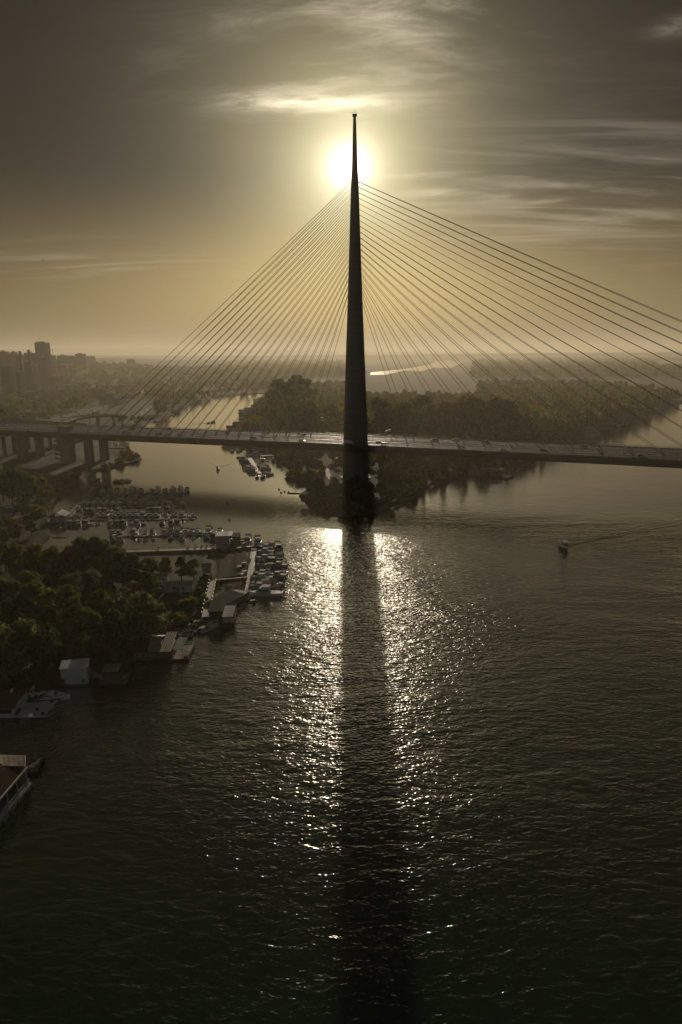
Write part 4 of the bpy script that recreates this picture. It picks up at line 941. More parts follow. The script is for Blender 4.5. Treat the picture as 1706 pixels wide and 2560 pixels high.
# ------------------------------------------------------------ houses, rafts, ramps on the left bank
def rect_at(a, b, z=0.0):
    A = Vector((*at(*a, z), z)); B = Vector((*at(*b, z), z)); d = B-A; return A, d.length, math.atan2(d.y, d.x)
def corr(mb, x0, x1, y0, y1, zfun, pitch=.5, amp=.06, along='x'):
    """corrugated sheet between x0..x1, y0..y1; ribs run along y"""
    n = int((x1-x0)/pitch*2); secs = []
    for i in range(n+1):
        x = x0+(x1-x0)*i/n; dz = amp if i % 2 else 0
        secs.append([Vector((x, y0, zfun(x, y0)+dz)), Vector((x, y1, zfun(x, y1)+dz)), Vector((x, y1, zfun(x, y1)+dz-.03)), Vector((x, y0, zfun(x, y0)+dz-.03))])
    return mb.loft(secs)
def windows_row(parent, n, x0, x1, y, z0, z1, w=.9, frame=M_WHITEP, face=-1, glass=M_GLASS):
    for i in range(n):
        x = x0+(x1-x0)*(i+.5)/n
        o = MB().box(x-w/2-.06, x+w/2+.06, min(y, y+face*.05), max(y, y+face*.05), z0-.06, z1+.06).build('window', frame, parent)
        MB().box(x-w/2, x+w/2, min(y+face*.052, y+face*.07), max(y+face*.052, y+face*.07), z0, z1).build('pane', glass, o)
def gable(mb, x0, x1, y0, y1, z0, z1, th=.12, along='x', over=.35):
    if along == 'x':
        ym = (y0+y1)/2
        for a, b in ((y0-over, ym), (y1+over, ym)):
            mb.loft([[Vector((x0-over, a, z0-.1)), Vector((x0-over, b, z1)), Vector((x0-over, b, z1+th)), Vector((x0-over, a, z0-.1+th))], [Vector((x1+over, a, z0-.1)), Vector((x1+over, b, z1)), Vector((x1+over, b, z1+th)), Vector((x1+over, a, z0-.1+th))]])
    else:
        xm = (x0+x1)/2
        for a, b in ((x0-over, xm), (x1+over, xm)):
            mb.loft([[Vector((a, y0-over, z0-.1)), Vector((b, y0-over, z1)), Vector((b, y0-over, z1+th)), Vector((a, y0-over, z0-.1+th))], [Vector((a, y1+over, z0-.1)), Vector((b, y1+over, z1)), Vector((b, y1+over, z1+th)), Vector((a, y1+over, z0-.1+th))]])
    return mb
def railing_box(t, x0, x1, y0, y1, z, sides='nsew', m=M_WHITEP, h=1.0, step=1.5):
    mb = MB()
    def run(a, b):
        a = Vector(a); b = Vector(b); l = (b-a).length; n = max(1, int(l/step))
        for k in range(n+1): p = a+(b-a)*k/n; mb.bar(p, p+Vector((0, 0, h)), .06)
        mb.bar(a+Vector((0,0,h)), b+Vector((0,0,h)), .07).bar(a+Vector((0,0,h/2)), b+Vector((0,0,h/2)), .04)
    if 's' in sides: run((x0,y0,z),(x1,y0,z))
    if 'n' in sides: run((x0,y1,z),(x1,y1,z))
    if 'w' in sides: run((x0,y0,z),(x0,y1,z))
    if 'e' in sides: run((x1,y0,z),(x1,y1,z))
    return mb.build('railing', m, t)

# --- near floating hut, white, with lean-to roof
A, l, a = rect_at((156,1719), (222,1713))
t = empty('floating_hut', (A.x, A.y, 0), a, label='white boxy floating hut with pale grey sheet roof near the left edge', cat='floating hut')
D_ = l*.55
MB().box(-.5, l+.5, -.4, D_+1.2, -.3, .45).build('pontoon_base', M_DCONC, t)
mb = MB(); mb.loft([[Vector((0,0,.45)),Vector((l,0,.45)),Vector((l,0,4.7)),Vector((0,0,4.7))],[Vector((0,D_,.45)),Vector((l,D_,.45)),Vector((l,D_,5.1)),Vector((0,D_,5.1))]]); mb.build('wall', M_WALLW, t)
mb = MB(); mb.loft([[Vector((-.25,-.3,4.72)),Vector((l+.25,-.3,4.72)),Vector((l+.25,-.3,4.84)),Vector((-.25,-.3,4.84))],[Vector((-.25,D_+.3,5.22)),Vector((l+.25,D_+.3,5.22)),Vector((l+.25,D_+.3,5.34)),Vector((-.25,D_+.3,5.34))]]); mb.build('roof', M_WALLW, t)
MB().box(l*.74, l*.9, -.06, 0, .7, 1.7).build('hatch', M_WALLG, t)
MB().box(l+.0, l+.06, 1, 2, .5, 2.6).build('door', M_WALLG, t)
mb = MB()
for k in range(9): mb.box(l+.5+k*.35, l+.7+k*.35, .6, 1.5, 2.9-k*.3, 2.97-k*.3)
mb.bar((l+.5,.6,2.9),(l+3.6,.6,.3),.12).bar((l+.5,1.5,2.9),(l+3.6,1.5,.3),.12).bar((l+.5,.55,3.8),(l+3.6,.55,1.2),.06); mb.build('stairs', M_ALU, t)
# --- raft with tan awning right of the hut
A, l, a = rect_at((250,1716), (318,1713))
t = empty('work_raft', (A.x, A.y, 0), a, label='dark work raft with tattered tan awning right of the white floating hut', cat='raft')
MB().box(0, l, 0, 5.2, -.3, .65).build('deck', M_WOOD, t); MB().box(-.1, l+.1, -.1, 5.3, -.3, .45).build('hull', M_CANVK, t)
corr(MB(), .3, l*.66, 1.4, 4.9, lambda x, y: 2.9+.12*(y-1), .5, .05).build('awning', M_CORR, t)
for x in (.4, l*.65):
    for y in (1.5, 4.8): MB().box(x-.05, x+.05, y-.05, y+.05, .65, 2.85).build('post', M_STEEL, t)
MB().box(l*.78, l*.9, 2.2, 4.4, .65, 1.25).build('crate', M_PLANK, t); railing_box(t, .1, l-.1, .1, 5.1, .65, 'se', M_STEEL, .95)
tyres = MB()
for k in range(3): MB().tube([(l+.12, 1+k*1.3, .35), (l+.34, 1+k*1.3, .35)], .34, 10).build('fender', M_BLACK, t)
walkway('gangway', (222,1660), (334,1642), 1.4, .7, 1.1, M_PLANK, 'thin railed gangway between white hut and corrugated raft house', 'gangway', rails=True, zz=1)
walkway('gangway', (78,1660), (160,1660), 1.2, .7, 1.1, M_PLANK, 'thin railed gangway reaching left from the white floating hut', 'gangway', rails=True, zz=1)
walkway('gangway', (222,1690), (258,1690), 1.6, .3, .6, M_PLANK, 'short planked float between white hut and work raft', 'gangway', zz=.5)
# --- raft house with corrugated hip roof
A, l, a = rect_at((332,1655), (428,1653))
t = empty('raft_house', (A.x, A.y, 0), a, label='low raft house with tan corrugated roof and dark side wing', cat='raft house')
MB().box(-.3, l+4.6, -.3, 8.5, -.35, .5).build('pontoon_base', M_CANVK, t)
MB().box(.2, l, .3, 7.6, .5, 2.6).build('wall', M_RUST, t); windows_row(t, 5, .8, l-2.5, .3, 1.3, 2.2, 1.1)
z0 = 2.7; xm = l*.36
mb = MB(); mb.add([(-.6,-.6,z0),(-.6,8.4,z0),(xm-2.4,3.9,4.9)],[(0,1,2)]); mb.add([(-.6,-.6,z0),(l*.62,-.6,z0),(xm+.5,3.9,4.9),(xm-2.4,3.9,4.9)],[(0,1,2,3)]); mb.build('side_roof', M_BROOF, t)
def zr(x, y): return 4.95-(y-3.9)*.0 if False else (4.95-abs(y-3.9)*.42)
corr(MB(), xm-2.2, l*.72, 3.9, 8.6, lambda x, y: 4.98-(y-3.9)*.3, .42, .07).build('roof', M_CORR, t)
corr(MB(), xm+.6, l*.72, -.6, 3.9, lambda x, y: 4.98-(3.9-y)*.46, .42, .07).build('roof', M_CORR, t)
corr(MB(), l*.73, l+.2, -.7, 8.4, lambda x, y: 4.5-(8.4-y)*.17, .55, .10).build('roof', mat('pale_corrugated', (.62,.50,.32), (.5,.39,.24), .55, .4), t)
MB().box(l+.5, l+4.4, 0, 8.2, .5, .6).build('terrace', M_WOOD, t); railing_box(t, l+.5, l+4.4, 0, 8.2, .6, 'sen', M_WHITEP, 1.0)
mb = MB()
for k in range(4): mb.box(l+3.2, l+4.2, .4+k*.9, .9+k*.9, .6, 1.3)
mb.build('benches', M_PLANK, t); MB().box(l+.5, l+3, .2, 8, 3.0, 3.08).build('awning', M_CANVG, t)
for x, y in ((l+.6,.3),(l+2.9,.3),(l+.6,7.9),(l+2.9,7.9)): MB().box(x-.05,x+.05,y-.05,y+.05,.6,3.0).build('post', M_STEEL, t)
# --- scrap raft above it
A, l, a = rect_at((398,1601), (482,1597))
t = empty('scrap_raft', (A.x, A.y, 0), a, label='low raft heaped with driftwood and planks above the corrugated raft house', cat='raft')
MB().box(0, l, 0, 4.5, -.3, .5).build('hull', M_CANVK, t)
mb = MB(); rr = random.Random(8)
for k in range(70):
    x = rr.uniform(.3, l-.8); y = rr.uniform(.3, 4.1); an = rr.uniform(0, 3.1); L_ = rr.uniform(.8, 2.6)
    mb.bar((x, y, rr.uniform(.5, 1.0)), (x+L_*math.cos(an)*.7, y+L_*math.sin(an)*.5, rr.uniform(.6, 1.9)), rr.uniform(.06, .2), rr.uniform(.04, .1))
mb.build('driftwood', M_PLANK, t)
# --- white platform raft, speedboat, dinghy
A, l, a = rect_at((38,1798), (110,1797))
t = empty('swim_platform', (A.x, A.y, 0), a, label='white square floating platform with sunlit corner near the left edge', cat='floating platform')
w_ = 10.5; MB().loft([[Vector((0,0,.25)),Vector((l,0,.25)),Vector((l,0,.62)),Vector((0,0,.62))],[Vector((.3,w_,.25)),Vector((l+.6,w_,.25)),Vector((l+.6,w_,.62)),Vector((.3,w_,.62))]]).build('deck', mat('pale_blue_deck', (.50,.56,.58), (.42,.48,.50), .5, .4, 5), t)
mb = MB()
for k in range(5): mb.tube([(.4+k*(l-.8)/4, .3, .0), (.6+k*(l-.8)/4, w_-.3, .0)], .27, 8)
mb.build('floats', M_BLACK, t)
for x, y in ((l*.3,w_*.75),(l*.45,w_*.8),(l*.62,w_*.72),(l*.9,w_*.6),(l*.6,w_*.25)):
    MB().box(x-.25,x+.25,y-.25,y+.25,.62,1.05).build('stool', M_CANVK, t)
mb = MB().bar((l*.38,.1,-.3),(l*.38,.1,1.2),.06).bar((l*.44,.1,-.3),(l*.44,.1,1.2),.06); [mb.bar((l*.38,.1,.1+k*.25),(l*.44,.1,.1+k*.25),.04) for k in range(3)]; mb.build('ladder', M_ALU, t)
sb = empty('speedboat', (*at(112,1750), 0), R(4), label='large white speedboat with wrap windscreen moored behind the white platform', cat='speedboat')
S = hull_part(sb, 11.5, 3.3, 1.15, M_GEL, M_GEL)
cabin(sb, -1.2, 3.6, 1.15, 1.1, 1.75, M_GEL, 1.8)
MB().loft([[Vector((-1.4,-1.35,1.2)),Vector((-.3,-1.2,2.0)),Vector((-.25,-1.2,2.0)),Vector((-1.3,-1.35,1.2))],[Vector((.6,-.9,1.6)),Vector((1.0,-.8,2.15)),Vector((1.05,-.8,2.15)),Vector((.7,-.9,1.6))],[Vector((.6,.9,1.6)),Vector((1.0,.8,2.15)),Vector((1.05,.8,2.15)),Vector((.7,.9,1.6))],[Vector((-1.4,1.35,1.2)),Vector((-.3,1.2,2.0)),Vector((-.25,1.2,2.0)),Vector((-1.3,1.35,1.2))]]).build('cockpit_screen', M_GLASS, sb)
for x in (-2.2,-3.8):
    for y in (-.6,.6): MB().box(x-.4,x+.4,y-.4,y+.4,1.1,1.55).box(x-.45,x-.3,y-.4,y+.4,1.1,2.0).build('seat', M_GEL, sb)
MB().bar((-2.9,-1.5,1.1),(-2.5,-1.4,2.9),.12).bar((-2.9,1.5,1.1),(-2.5,1.4,2.9),.12).bar((-2.5,-1.4,2.9),(-2.5,1.4,2.9),.35,.12).build('radar_arch', M_GEL, sb); railing_(sb, S, 4, .5)
MB().box(-5.2,-4.3,-1.3,1.3,.6,.95).build('sun_pad', M_CANVT, sb)
dn = place(BO['ow'], used, *at(135,1779), 0, R(62), 1.05, label='small white dinghy tied to the right side of the white platform')
x, y = at(96, 1762); person('person', x, y, .62, R(200), 'stand', M_CLOTH, 'person in dark clothes standing on the white platform beside the speedboat')
# --- raft house with red roof at left edge
A, l, a = rect_at((-40,1800), (37,1799))
t = empty('raft_house', (A.x, A.y, 0), a, label='white-walled raft house with dark red roof at the left edge', cat='raft house')
MB().box(-.4, l+.8, -.5, 8, -.3, .4).build('pontoon_base', M_DCONC, t); MB().box(0, l, 0, 7, .4, 2.9).build('wall', M_WALLW, t)
windows_row(t, 4, .3, l-.4, 0, 1.5, 2.5, 1.6, M_WHITEP)
gable(MB(), 0, l, 0, 7, 3.0, 4.6, .15, 'x', .6).build('roof', M_RROOF, t); MB().box(l*.72, l*.78, 3.3, 3.9, 4.4, 5.4).build('chimney', M_WALLW, t)
MB().box(l+.1,l+.2,.5,3,.4,1.5).build('railing', M_DSTEEL, t)
# --- large brown-roofed raft at the lower left
def px3(px, py, z): return Vector((*at(px, py, z), z))
t = empty('raft_restaurant', (0, 0, 0), 0, label='large brown-roofed raft building with striped awning at the lower left edge', cat='raft house')
P0, P1, P2 = px3(66,1918,4.2), px3(0,1995,4.2), px3(-60,2062,4.2)
d = (P0-P1).normalized(); nrm_ = Vector((-d.y, d.x, 0)); 
if nrm_.x > 0: nrm_ = -nrm_
o_ = P1-d*8; Lr = (P0-o_).length
Mx = Matrix(((d.x, nrm_.x, 0, o_.x), (d.y, nrm_.y, 0, o_.y), (0, 0, 1, 0), (0, 0, 0, 1)))
mb = MB(); mb.loft([[Vector((0,0,4.2)),Vector((0,7,5.0)),Vector((0,14,4.2)),Vector((0,14,4.05)),Vector((0,0,4.05))],[Vector((Lr,0,4.2)),Vector((Lr,7,5.0)),Vector((Lr,14,4.2)),Vector((Lr,14,4.05)),Vector((Lr,0,4.05))]], M=Mx); mb.build('roof', M_BROOF, t)
MB().box(-.1,Lr+.1,-.28,-.02,3.95,4.28,Mx).build('fascia', M_WHITEP, t)
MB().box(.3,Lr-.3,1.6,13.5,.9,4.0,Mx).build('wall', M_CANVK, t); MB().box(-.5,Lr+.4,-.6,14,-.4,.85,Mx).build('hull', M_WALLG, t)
mb = MB(); k = 0
while k < Lr: mb.bar((k,-.3,.85),(k,-.3,4.0),.12,M=Mx); k += 3.2
mb.bar((0,-.3,1.9),(Lr,-.3,1.9),.1,M=Mx).bar((0,-.3,1.4),(Lr,-.3,1.4),.06,M=Mx); mb.build('gallery_railing', M_WHITEP, t)
for k in range(6): MB().tube([tuple(Mx @ Vector((1.5+k*2.6,-.62,.25))), tuple(Mx @ Vector((1.5+k*2.6,-.85,.25)))], .45, 12).build('fender', M_BLACK, t)
Q = px3(65,1916,4.6); e = px3(-30,1914,4.6)-Q; f_ = px3(65,1889,4.9)-Q; n = 60
def qq(u, v, dz=0): return Q+e*u+f_*v+Vector((0, 0, dz))
secs = [[qq(i/n, 0, .03+(.07 if i % 2 else 0)), qq(i/n, 1, .03+(.07 if i % 2 else 0)), qq(i/n, 1, -.02), qq(i/n, 0, -.02)] for i in range(n+1)]
MB().loft(secs).build('awning', M_CORR, t)
mb = MB().loft([[qq(.03, .08, -3.7), qq(.95, .08, -3.7), qq(.95, .9, -4.0), qq(.03, .9, -4.0)], [qq(.03, .08, -.1), qq(.95, .08, -.1), qq(.95, .9, -.1), qq(.03, .9, -.1)]]); mb.build('rear_wing', M_WOOD, t)
A, l, a = rect_at((68,1941), (97,1938))
t = empty('small_jetty_raft', (A.x, A.y, 0), a, label='small dark floating jetty with planks beside the big brown-roofed raft', cat='raft')
MB().box(0, l, 0, 5.2, -.4, .6).build('hull', M_CANVK, t); MB().box(.2, l-.2, .3, 4.9, .6, .68).build('planking', M_WOOD, t); railing_box(t, .1, l-.1, .1, 5.1, .68, 'nes', M_CORR, .9)
MB().box(l*.3,l*.5,2.6,3.4,.68,1.3).build('crate', M_CANVK, t); MB().box(.3,.9,3.5,4.5,.68,1.6).build('locker', M_PLANK, t)
js = empty('upturned_dinghy', (*at(91,1918), .7), R(75), label='pale upturned dinghy lying on the small dark jetty', cat='dinghy')
MB().loft([[Vector((q[0].x*.5, p.y*.5, .45-p.z*.4)) for p in q] for q in hull_secs(6.4, 2.2, .6)]).build('hull', M_GEL, js)
# --- slanting roof barge and big dark barge with white railings
A, l, a = rect_at((536,1530), (606,1492))
t = empty('roofed_barge', (A.x, A.y, 0), a, label='long dark barge with slanting flat roof between the two walkways', cat='barge')
MB().box(0, l, -4.4, 2.6, -.4, .7).build('hull', M_CANVK, t); MB().box(1, l-.8, -3.2, 2.0, .7, 2.5).build('wall', M_WOOD, t); MB().loft([[Vector((.3,-3.8,2.4)),Vector((.3,2.6,2.8)),Vector((.3,2.6,2.9)),Vector((.3,-3.8,2.5))],[Vector((l*.8,-3.8,2.4)),Vector((l*.8,2.6,2.8)),Vector((l*.8,2.6,2.9)),Vector((l*.8,-3.8,2.5))]]).build('roof', M_CANVK, t)
corr(MB(), 0, l*.45, 2.65, 4.4, lambda x, y: 2.8-(y-2.6)*.3, .6, .06).build('awning', M_CORR, t); railing_box(t, .2, l-.2, -4.3, 2.5, .7, 'se', M_STEEL, 1)
A, l, a = rect_at((520,1568), (583,1566))
t = empty('restaurant_barge', (A.x, A.y, 0), a, label='bulky near-black restaurant barge with tall flat roof and white stern railings', cat='barge')
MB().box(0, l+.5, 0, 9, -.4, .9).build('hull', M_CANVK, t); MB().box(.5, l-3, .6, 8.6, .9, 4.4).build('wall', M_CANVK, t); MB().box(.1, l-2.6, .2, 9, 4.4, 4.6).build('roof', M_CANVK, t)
MB().box(l*.2, l*.45, .12, .18, 4.62, 4.9).build('sign_board', M_CORR, t)
railing_box(t, l-3, l+.4, 0, 9, .9, 'nse', M_CANVT, 1.1, .7); railing_box(t, l-3, l+.4, 0, 9, 3.0, 'nse', M_CANVT, 1.0, .7); MB().box(l-3, l+.4, 0, 9, 2.9, 3.0).build('upper_deck', M_WOOD, t)
windows_row(t, 5, 1, l-3.5, .6, 2.2, 3.4, 1.0, M_DSTEEL)
A, l, a = rect_at((470,1567), (515,1569))
t = empty('work_float', (A.x, A.y, 0), a, label='low cluttered float with crates left of the near-black barge', cat='raft')
MB().box(0, l, 0, 4, -.3, .5).build('deck', M_WOOD, t)
for k in range(7): MB().box(.4+k*1.05, 1.0+k*1.05, .4+rr.random()*2, 1.2+rr.random()*2.2, .5, .9+rr.random()*.9).build('crate', rr.choice([M_PLANK, M_CANVK, M_RUST]), t)
A, l, a = rect_at((612,1502), (636,1508))
t = empty('small_float', (A.x, A.y, 0), a, label='small timber float at the lower tip of the river pontoon', cat='raft')
MB().box(0, l, 0, 1.6, -.2, .45).build('deck', M_PLANK, t); MB().tube([(l-.3, .2, .2), (l-.3, .2, 1.0)], .5, 10).build('mooring_drum', M_BLACK, t)
# --- walkways on the peninsula
wk = walkway('lamp_walkway', (533,1452), (514,1543), 2.2, .9, 1.9, M_PLANK, 'planked walkway edged with small globe lamps', 'walkway', rails=False, zz=1.8)
M_GLOBE = mat('globe_sun_glint', (.8, .72, .5), None, .15, 1, emis=((1, .75, .3), .9))  # emission stands in for sun glinting on the unlit globes
ln = (Vector((*at(533,1452,1.8), 0))-Vector((*at(514,1543,1.8), 0))).length
glp = empty('walkway_lamp', cat='lamp'); MB().tube([(0,0,1.85),(0,0,2.75)], .045, 6).build('post', M_DSTEEL, glp); MB().ball((0,0,2.9), .17, 10, 6).build('globe', M_GLOBE, glp); index_kids()
A_ = Vector((*at(533,1452,1.8), 0)); B_ = Vector((*at(514,1543,1.8), 0)); dd = (B_-A_).normalized(); nn_ = Vector((-dd.y, dd.x, 0))
for i in range(20):
    s = 1 if i % 2 else -1; p = A_+dd*(ln*(i//2+.5)/10)+nn_*s*1.15
    place(glp, used, p.x, p.y, 0, 0, label=f'small globe lamp on the {"left" if s < 0 else "right"} edge of the planked walkway, {ORD[i//2]} from the top', group='globe lamps along the walkway')
walkway('catwalk', (536,1450), (619,1443), .9, .9, 1.9, M_CORR, 'thin pale catwalk joining the lamp walkway and the river pontoon', 'walkway', zz=1.8)
# quay wall along the basin; sunlight on its coping is put into the pale colour
A, l, a = rect_at((266,1387), (534,1378), 1.3)
t = empty('quay_wall', (A.x, A.y, 0), a, label='straight concrete quay wall with sunlit edge between the near wood and the basin', cat='quay wall')
MB().box(0, l, 0, 1.6, -.5, 2.05).build('wall', M_CONC, t); MB().box(-.05, l+.05, -.3, 1.9, 2.05, 2.2).build('coping', mat('sunlit_coping', (.55,.46,.30), (.45,.38,.26), .5, .6), t)
mb = MB(); k = 1
while k < l: mb.tube([(k, 1.75, 2.2), (k, 1.75, 3.2)], .035, 5); k += 2.6
mb.bar((1,1.75,3.2),(l-1,1.75,3.2),.05); mb.build('railing', M_STEEL, t)
A, l, a = rect_at((-60,1395), (36,1393), 1.3)
t = empty('quay_wall', (A.x, A.y, 0), a, label='short piece of sunlit quay wall at the left edge behind the near wood', cat='quay wall')
MB().box(0, l, 0, 1.4, -.5, 2.2).build('wall', M_CONC, t); MB().box(-.05, l+.05, -.2, 1.6, 2.2, 2.35).build('coping', MATS['sunlit_coping'], t)
bt = empty('lounger', cat='deck chair'); MB().box(-.9,.3,-.3,.3,.3,.36).build('seat', M_WHITEP, bt); MB().loft([[Vector((.3,-.3,.33)),Vector((.3,.3,.33)),Vector((.3,.3,.39)),Vector((.3,-.3,.39))],[Vector((.9,-.3,.9)),Vector((.9,.3,.9)),Vector((.9,.3,.96)),Vector((.9,-.3,.96))]]).build('backrest', M_WHITEP, bt)
for x, y in ((-.8,-.25),(-.8,.25),(.25,-.25),(.25,.25)): MB().box(x-.03,x+.03,y-.03,y+.03,0,.3).build('leg', M_ALU, bt)
index_kids()
for i, (px, py) in enumerate([(470,1376),(488,1375),(503,1374),(395,1379),(516,1374)]):
    x, y = at(px, py, 2.1); place(bt, used, x, y, 2.2, R(90), 1.3, label=f'{["second","third","fourth","leftmost","rightmost"][i] if i != 3 else "leftmost"} white deck chair on the sunlit quay edge', group='deck chairs on the quay')
# harbour office (flat grey block) and wooden kiosk raft
A, l, a = rect_at((541,1374), (572,1373))
t = empty('harbour_building', (A.x, A.y, 0), a, label='plain grey harbour building at the right end of the quay', cat='building')
MB().box(0, l, 0, 7, 0, 5.4).build('wall', M_WALLG, t); MB().box(-.2, l+1.6, -.2, 7.2, 5.4, 5.6).build('roof', M_GROOF, t); windows_row(t, 1, l*.65, l*.95, 0, 1.5, 2.6, .8, M_WHITEP)
MB().loft([[Vector((l+.1,0,4.6)),Vector((l+.1,7,4.6)),Vector((l+.1,7,4.7)),Vector((l+.1,0,4.7))],[Vector((l+3,0,3.6)),Vector((l+3,7,3.6)),Vector((l+3,7,3.7)),Vector((l+3,0,3.7))]]).build('awning', M_CORR, t); MB().box(l,l+.06,2,3.2,0,2.4).build('door', M_WHITEP, t)
A, l, a = rect_at((578,1369), (601,1368))
t = empty('kiosk_raft', (A.x, A.y, 0), a, label='dark open-sided kiosk raft between harbour building and river pontoon', cat='kiosk')
MB().box(-1, l+5, -.5, 6, -.3, .6).build('pontoon_base', M_CANVK, t); MB().box(-.3, l+.3, -.3, 6, 4.3, 4.55).build('roof', M_CANVK, t); MB().box(0, l, 5.2, 5.4, .6, 4.3).build('wall', M_WOOD, t); MB().box(.8, l-.8, 1, 2, .6, 1.7).build('bar_counter', M_CORR, t)
for x, y in ((0,0),(l,0),(0,5.6),(l,5.6)): MB().box(x-.1,x+.1,y-.1,y+.1,.6,4.3).build('post', M_CANVK, t)
walkway('pontoon', (572,1377), (634,1370), 1.8, -.2, .9, M_PLANK, 'planked landing stage in front of the kiosk raft', rails=True)
# wooden lookout kiosk on stilts by the mobile homes
x, y = at(519, 1447, GZ)
t = empty('stilt_kiosk', (x, y, GZ), R(5), label='tall narrow wooden hut with ladder at the top of the lamp walkway', cat='hut')
for sx, sy in ((-1.2,-1),(1.2,-1),(-1.2,1),(1.2,1)): MB().box(sx-.08,sx+.08,sy-.08,sy+.08,-.2,2.4).build('stilt', M_WOOD, t)
MB().box(-1.4,1.4,-1.2,1.2,2.4,4.6).build('wall', M_WOOD, t); gable(MB(), -1.4,1.4,-1.2,1.2,4.65,5.5,.1,'x',.3).build('roof', M_CORR, t); windows_row(t, 1, -.6,.6,-1.2,3.2,4.1,.8)
mb = MB().bar((1.6,-1.4,0),(1.6,-.6,2.4),.08).bar((2.1,-1.4,0),(2.1,-.6,2.4),.08); [mb.bar((1.6,-1.4+.1*k,.3*k),(2.1,-1.4+.1*k,.3*k),.05) for k in range(8)]; mb.build('ladder', M_WOOD, t)
# mobile homes
def mobile(px, py, l, rz, lb, wallm, roofm):
    x, y = at(px, py, GZ); t = empty('mobile_home', (x, y, GZ), rz, label=lb, cat='mobile home')
    MB().box(0, l, 0, 3.6, .5, 3.1).build('wall', wallm, t)
    MB().loft([[Vector((-.15,-.2,3.1)),Vector((-.15,1.8,3.75)),Vector((-.15,3.8,3.1)),Vector((-.15,3.8,3.0)),Vector((-.15,-.2,3.0))],[Vector((l+.15,-.2,3.1)),Vector((l+.15,1.8,3.75)),Vector((l+.15,3.8,3.1)),Vector((l+.15,3.8,3.0)),Vector((l+.15,-.2,3.0))]]).build('roof', roofm, t)
    windows_row(t, 2, l*.2, l*.85, 0, 1.5, 2.4, .9); MB().box(l*.42,l*.55,-.05,0,.6,2.5).build('door', M_WALLG, t)
    mb = MB(); [mb.box(k*l/5+.2,k*l/5+.5,.3,.6,-.1,.5) for k in range(5)]; mb.build('plinth', M_DCONC, t); return t
mobile(411,1486,9.0,R(3),'white mobile home with grey roof on the grass behind the corner tree',M_WALLW,M_GROOF)
mobile(386,1464,4.5,R(10),'smaller pale caravan just left of the white mobile home',M_WALLW,M_GROOF)
for px, py in ((404,1478),):
    x, y = at(px, py, GZ); MB().box(x-1, x+1, y-.1, y+.1, GZ, GZ+2.4).build('reed_screen', M_CORR, None, label='sunlit reed screen between caravan and mobile home', cat='screen')
for i, (px, py) in enumerate([(611,1412),(599,1421),(612,1433),(606,1440)]):
    x, y = at(px, py, GZ); t = empty('pallet_box', (x, y, GZ), R(20*i), label=f'{ORD[i]} pale crate on the grassy slope beside the river pontoon', cat='crate', group='crates on the slope')
    MB().box(-.8,.8,-.6,.6,0,.8).build('box', M_PLANK, t); MB().box(-.85,.85,-.65,.65,.8,.88).build('lid', M_CORR, t)
# --- stilt house with roof lights
A, l, a = rect_at((-14,1301), (33,1300), 2)
t = empty('stilt_house', (A.x, A.y, GZ), a, label='house with grey roof striped by skylights at the left edge of the basin', cat='house')
MB().box(0, l, 0, 9, 0, 4.2).build('wall', M_WALLG, t); gable(MB(), 0, l, 0, 9, 4.2, 6.4, .15, 'x', .8).build('roof', M_GROOF, t)
for k in range(4): MB().add([(l*.45+k*.0+.2,-.0+k*.95+.2,4.55+k*.46),(l*.95,-.0+k*.95+.2,4.55+k*.46),(l*.95,.45+k*.95+.2,4.77+k*.46),(l*.45+.2,.45+k*.95+.2,4.77+k*.46)],[(0,1,2,3)]).build('skylight', M_WHITEP, t)
windows_row(t, 3, 1, l-1, 0, 1.4, 2.6, .9); MB().box(l,l+3.4,-1,4,1.6,1.8).build('terrace', M_WOOD, t); railing_box(t, l,l+3.4,-1,4,1.8,'se',M_CORR,1.0)
for x, y in ((l+3.2,-.8),(l+3.2,3.8),(l+.3,-.8)): MB().box(x-.12,x+.12,y-.12,y+.12,-1,1.6).build('stilt', M_WOOD, t)
walkway('footbridge', (42,1292), (66,1272), 1.4, 1.6, 2.2, M_CORR, 'slatted ramp with bright rail leading up from the stilt house', 'ramp', rails=True, zz=2)
walkway('gangway', (66,1290), (122,1292), 1.0, .3, .9, M_PLANK, 'thin gangway from the left shore to the houseboat', 'gangway', zz=1)
# --- houseboat at the gangway
A, l, a = rect_at((126,1310), (164,1309))
t = empty('houseboat', (A.x, A.y, 0), a, label='houseboat with dark green gabled roof at the lower end of the slanting gangway', cat='houseboat')
MB().box(-.6, l+1.6, -.8, 8, -.3, .5).build('pontoon_base', M_CANVK, t); MB().box(0, l, 0, 7, .5, 3.4).build('wall', M_WALLG, t)
gable(MB(), 0, l, 0, 7, 3.4, 5.2, .15, 'y', .5).build('roof', mat('green_roof', (.10,.13,.11), (.07,.09,.08), .35, .4), t); MB().box(l/2-.15,l/2+.15,-.55,7.55,5.3,5.42).build('ridge_cap', M_CORR, t)
windows_row(t, 1, .3, 1.8, 0, 1.5, 2.5, .7); MB().box(l*.4,l*.55,-.05,0,.5,2.6).build('door', M_WALLW, t); railing_box(t, l+.1,l+1.5,-.7,7.8,.5,'se',M_CORR,1.0)
MB().tube([(l*.25,2,4.2),(l*.25,2,8)], .04, 5).build('antenna', M_DSTEEL, t)
x, y = at(117,1288,GZ); t = empty('white_tank', (x, y, GZ-.3), 0, label='white upright tank catching the sun on the basin shore', cat='tank'); MB().tube([(0,0,0),(0,0,2.3)], .65, 14).ball((0,0,2.3), .65, 14, 5, (1,1,.4)).build('shell', M_WHITEP, t); MB().tube([(0,0,2.5),(0,0,2.75)], .2, 8).build('cap', M_ALU, t)
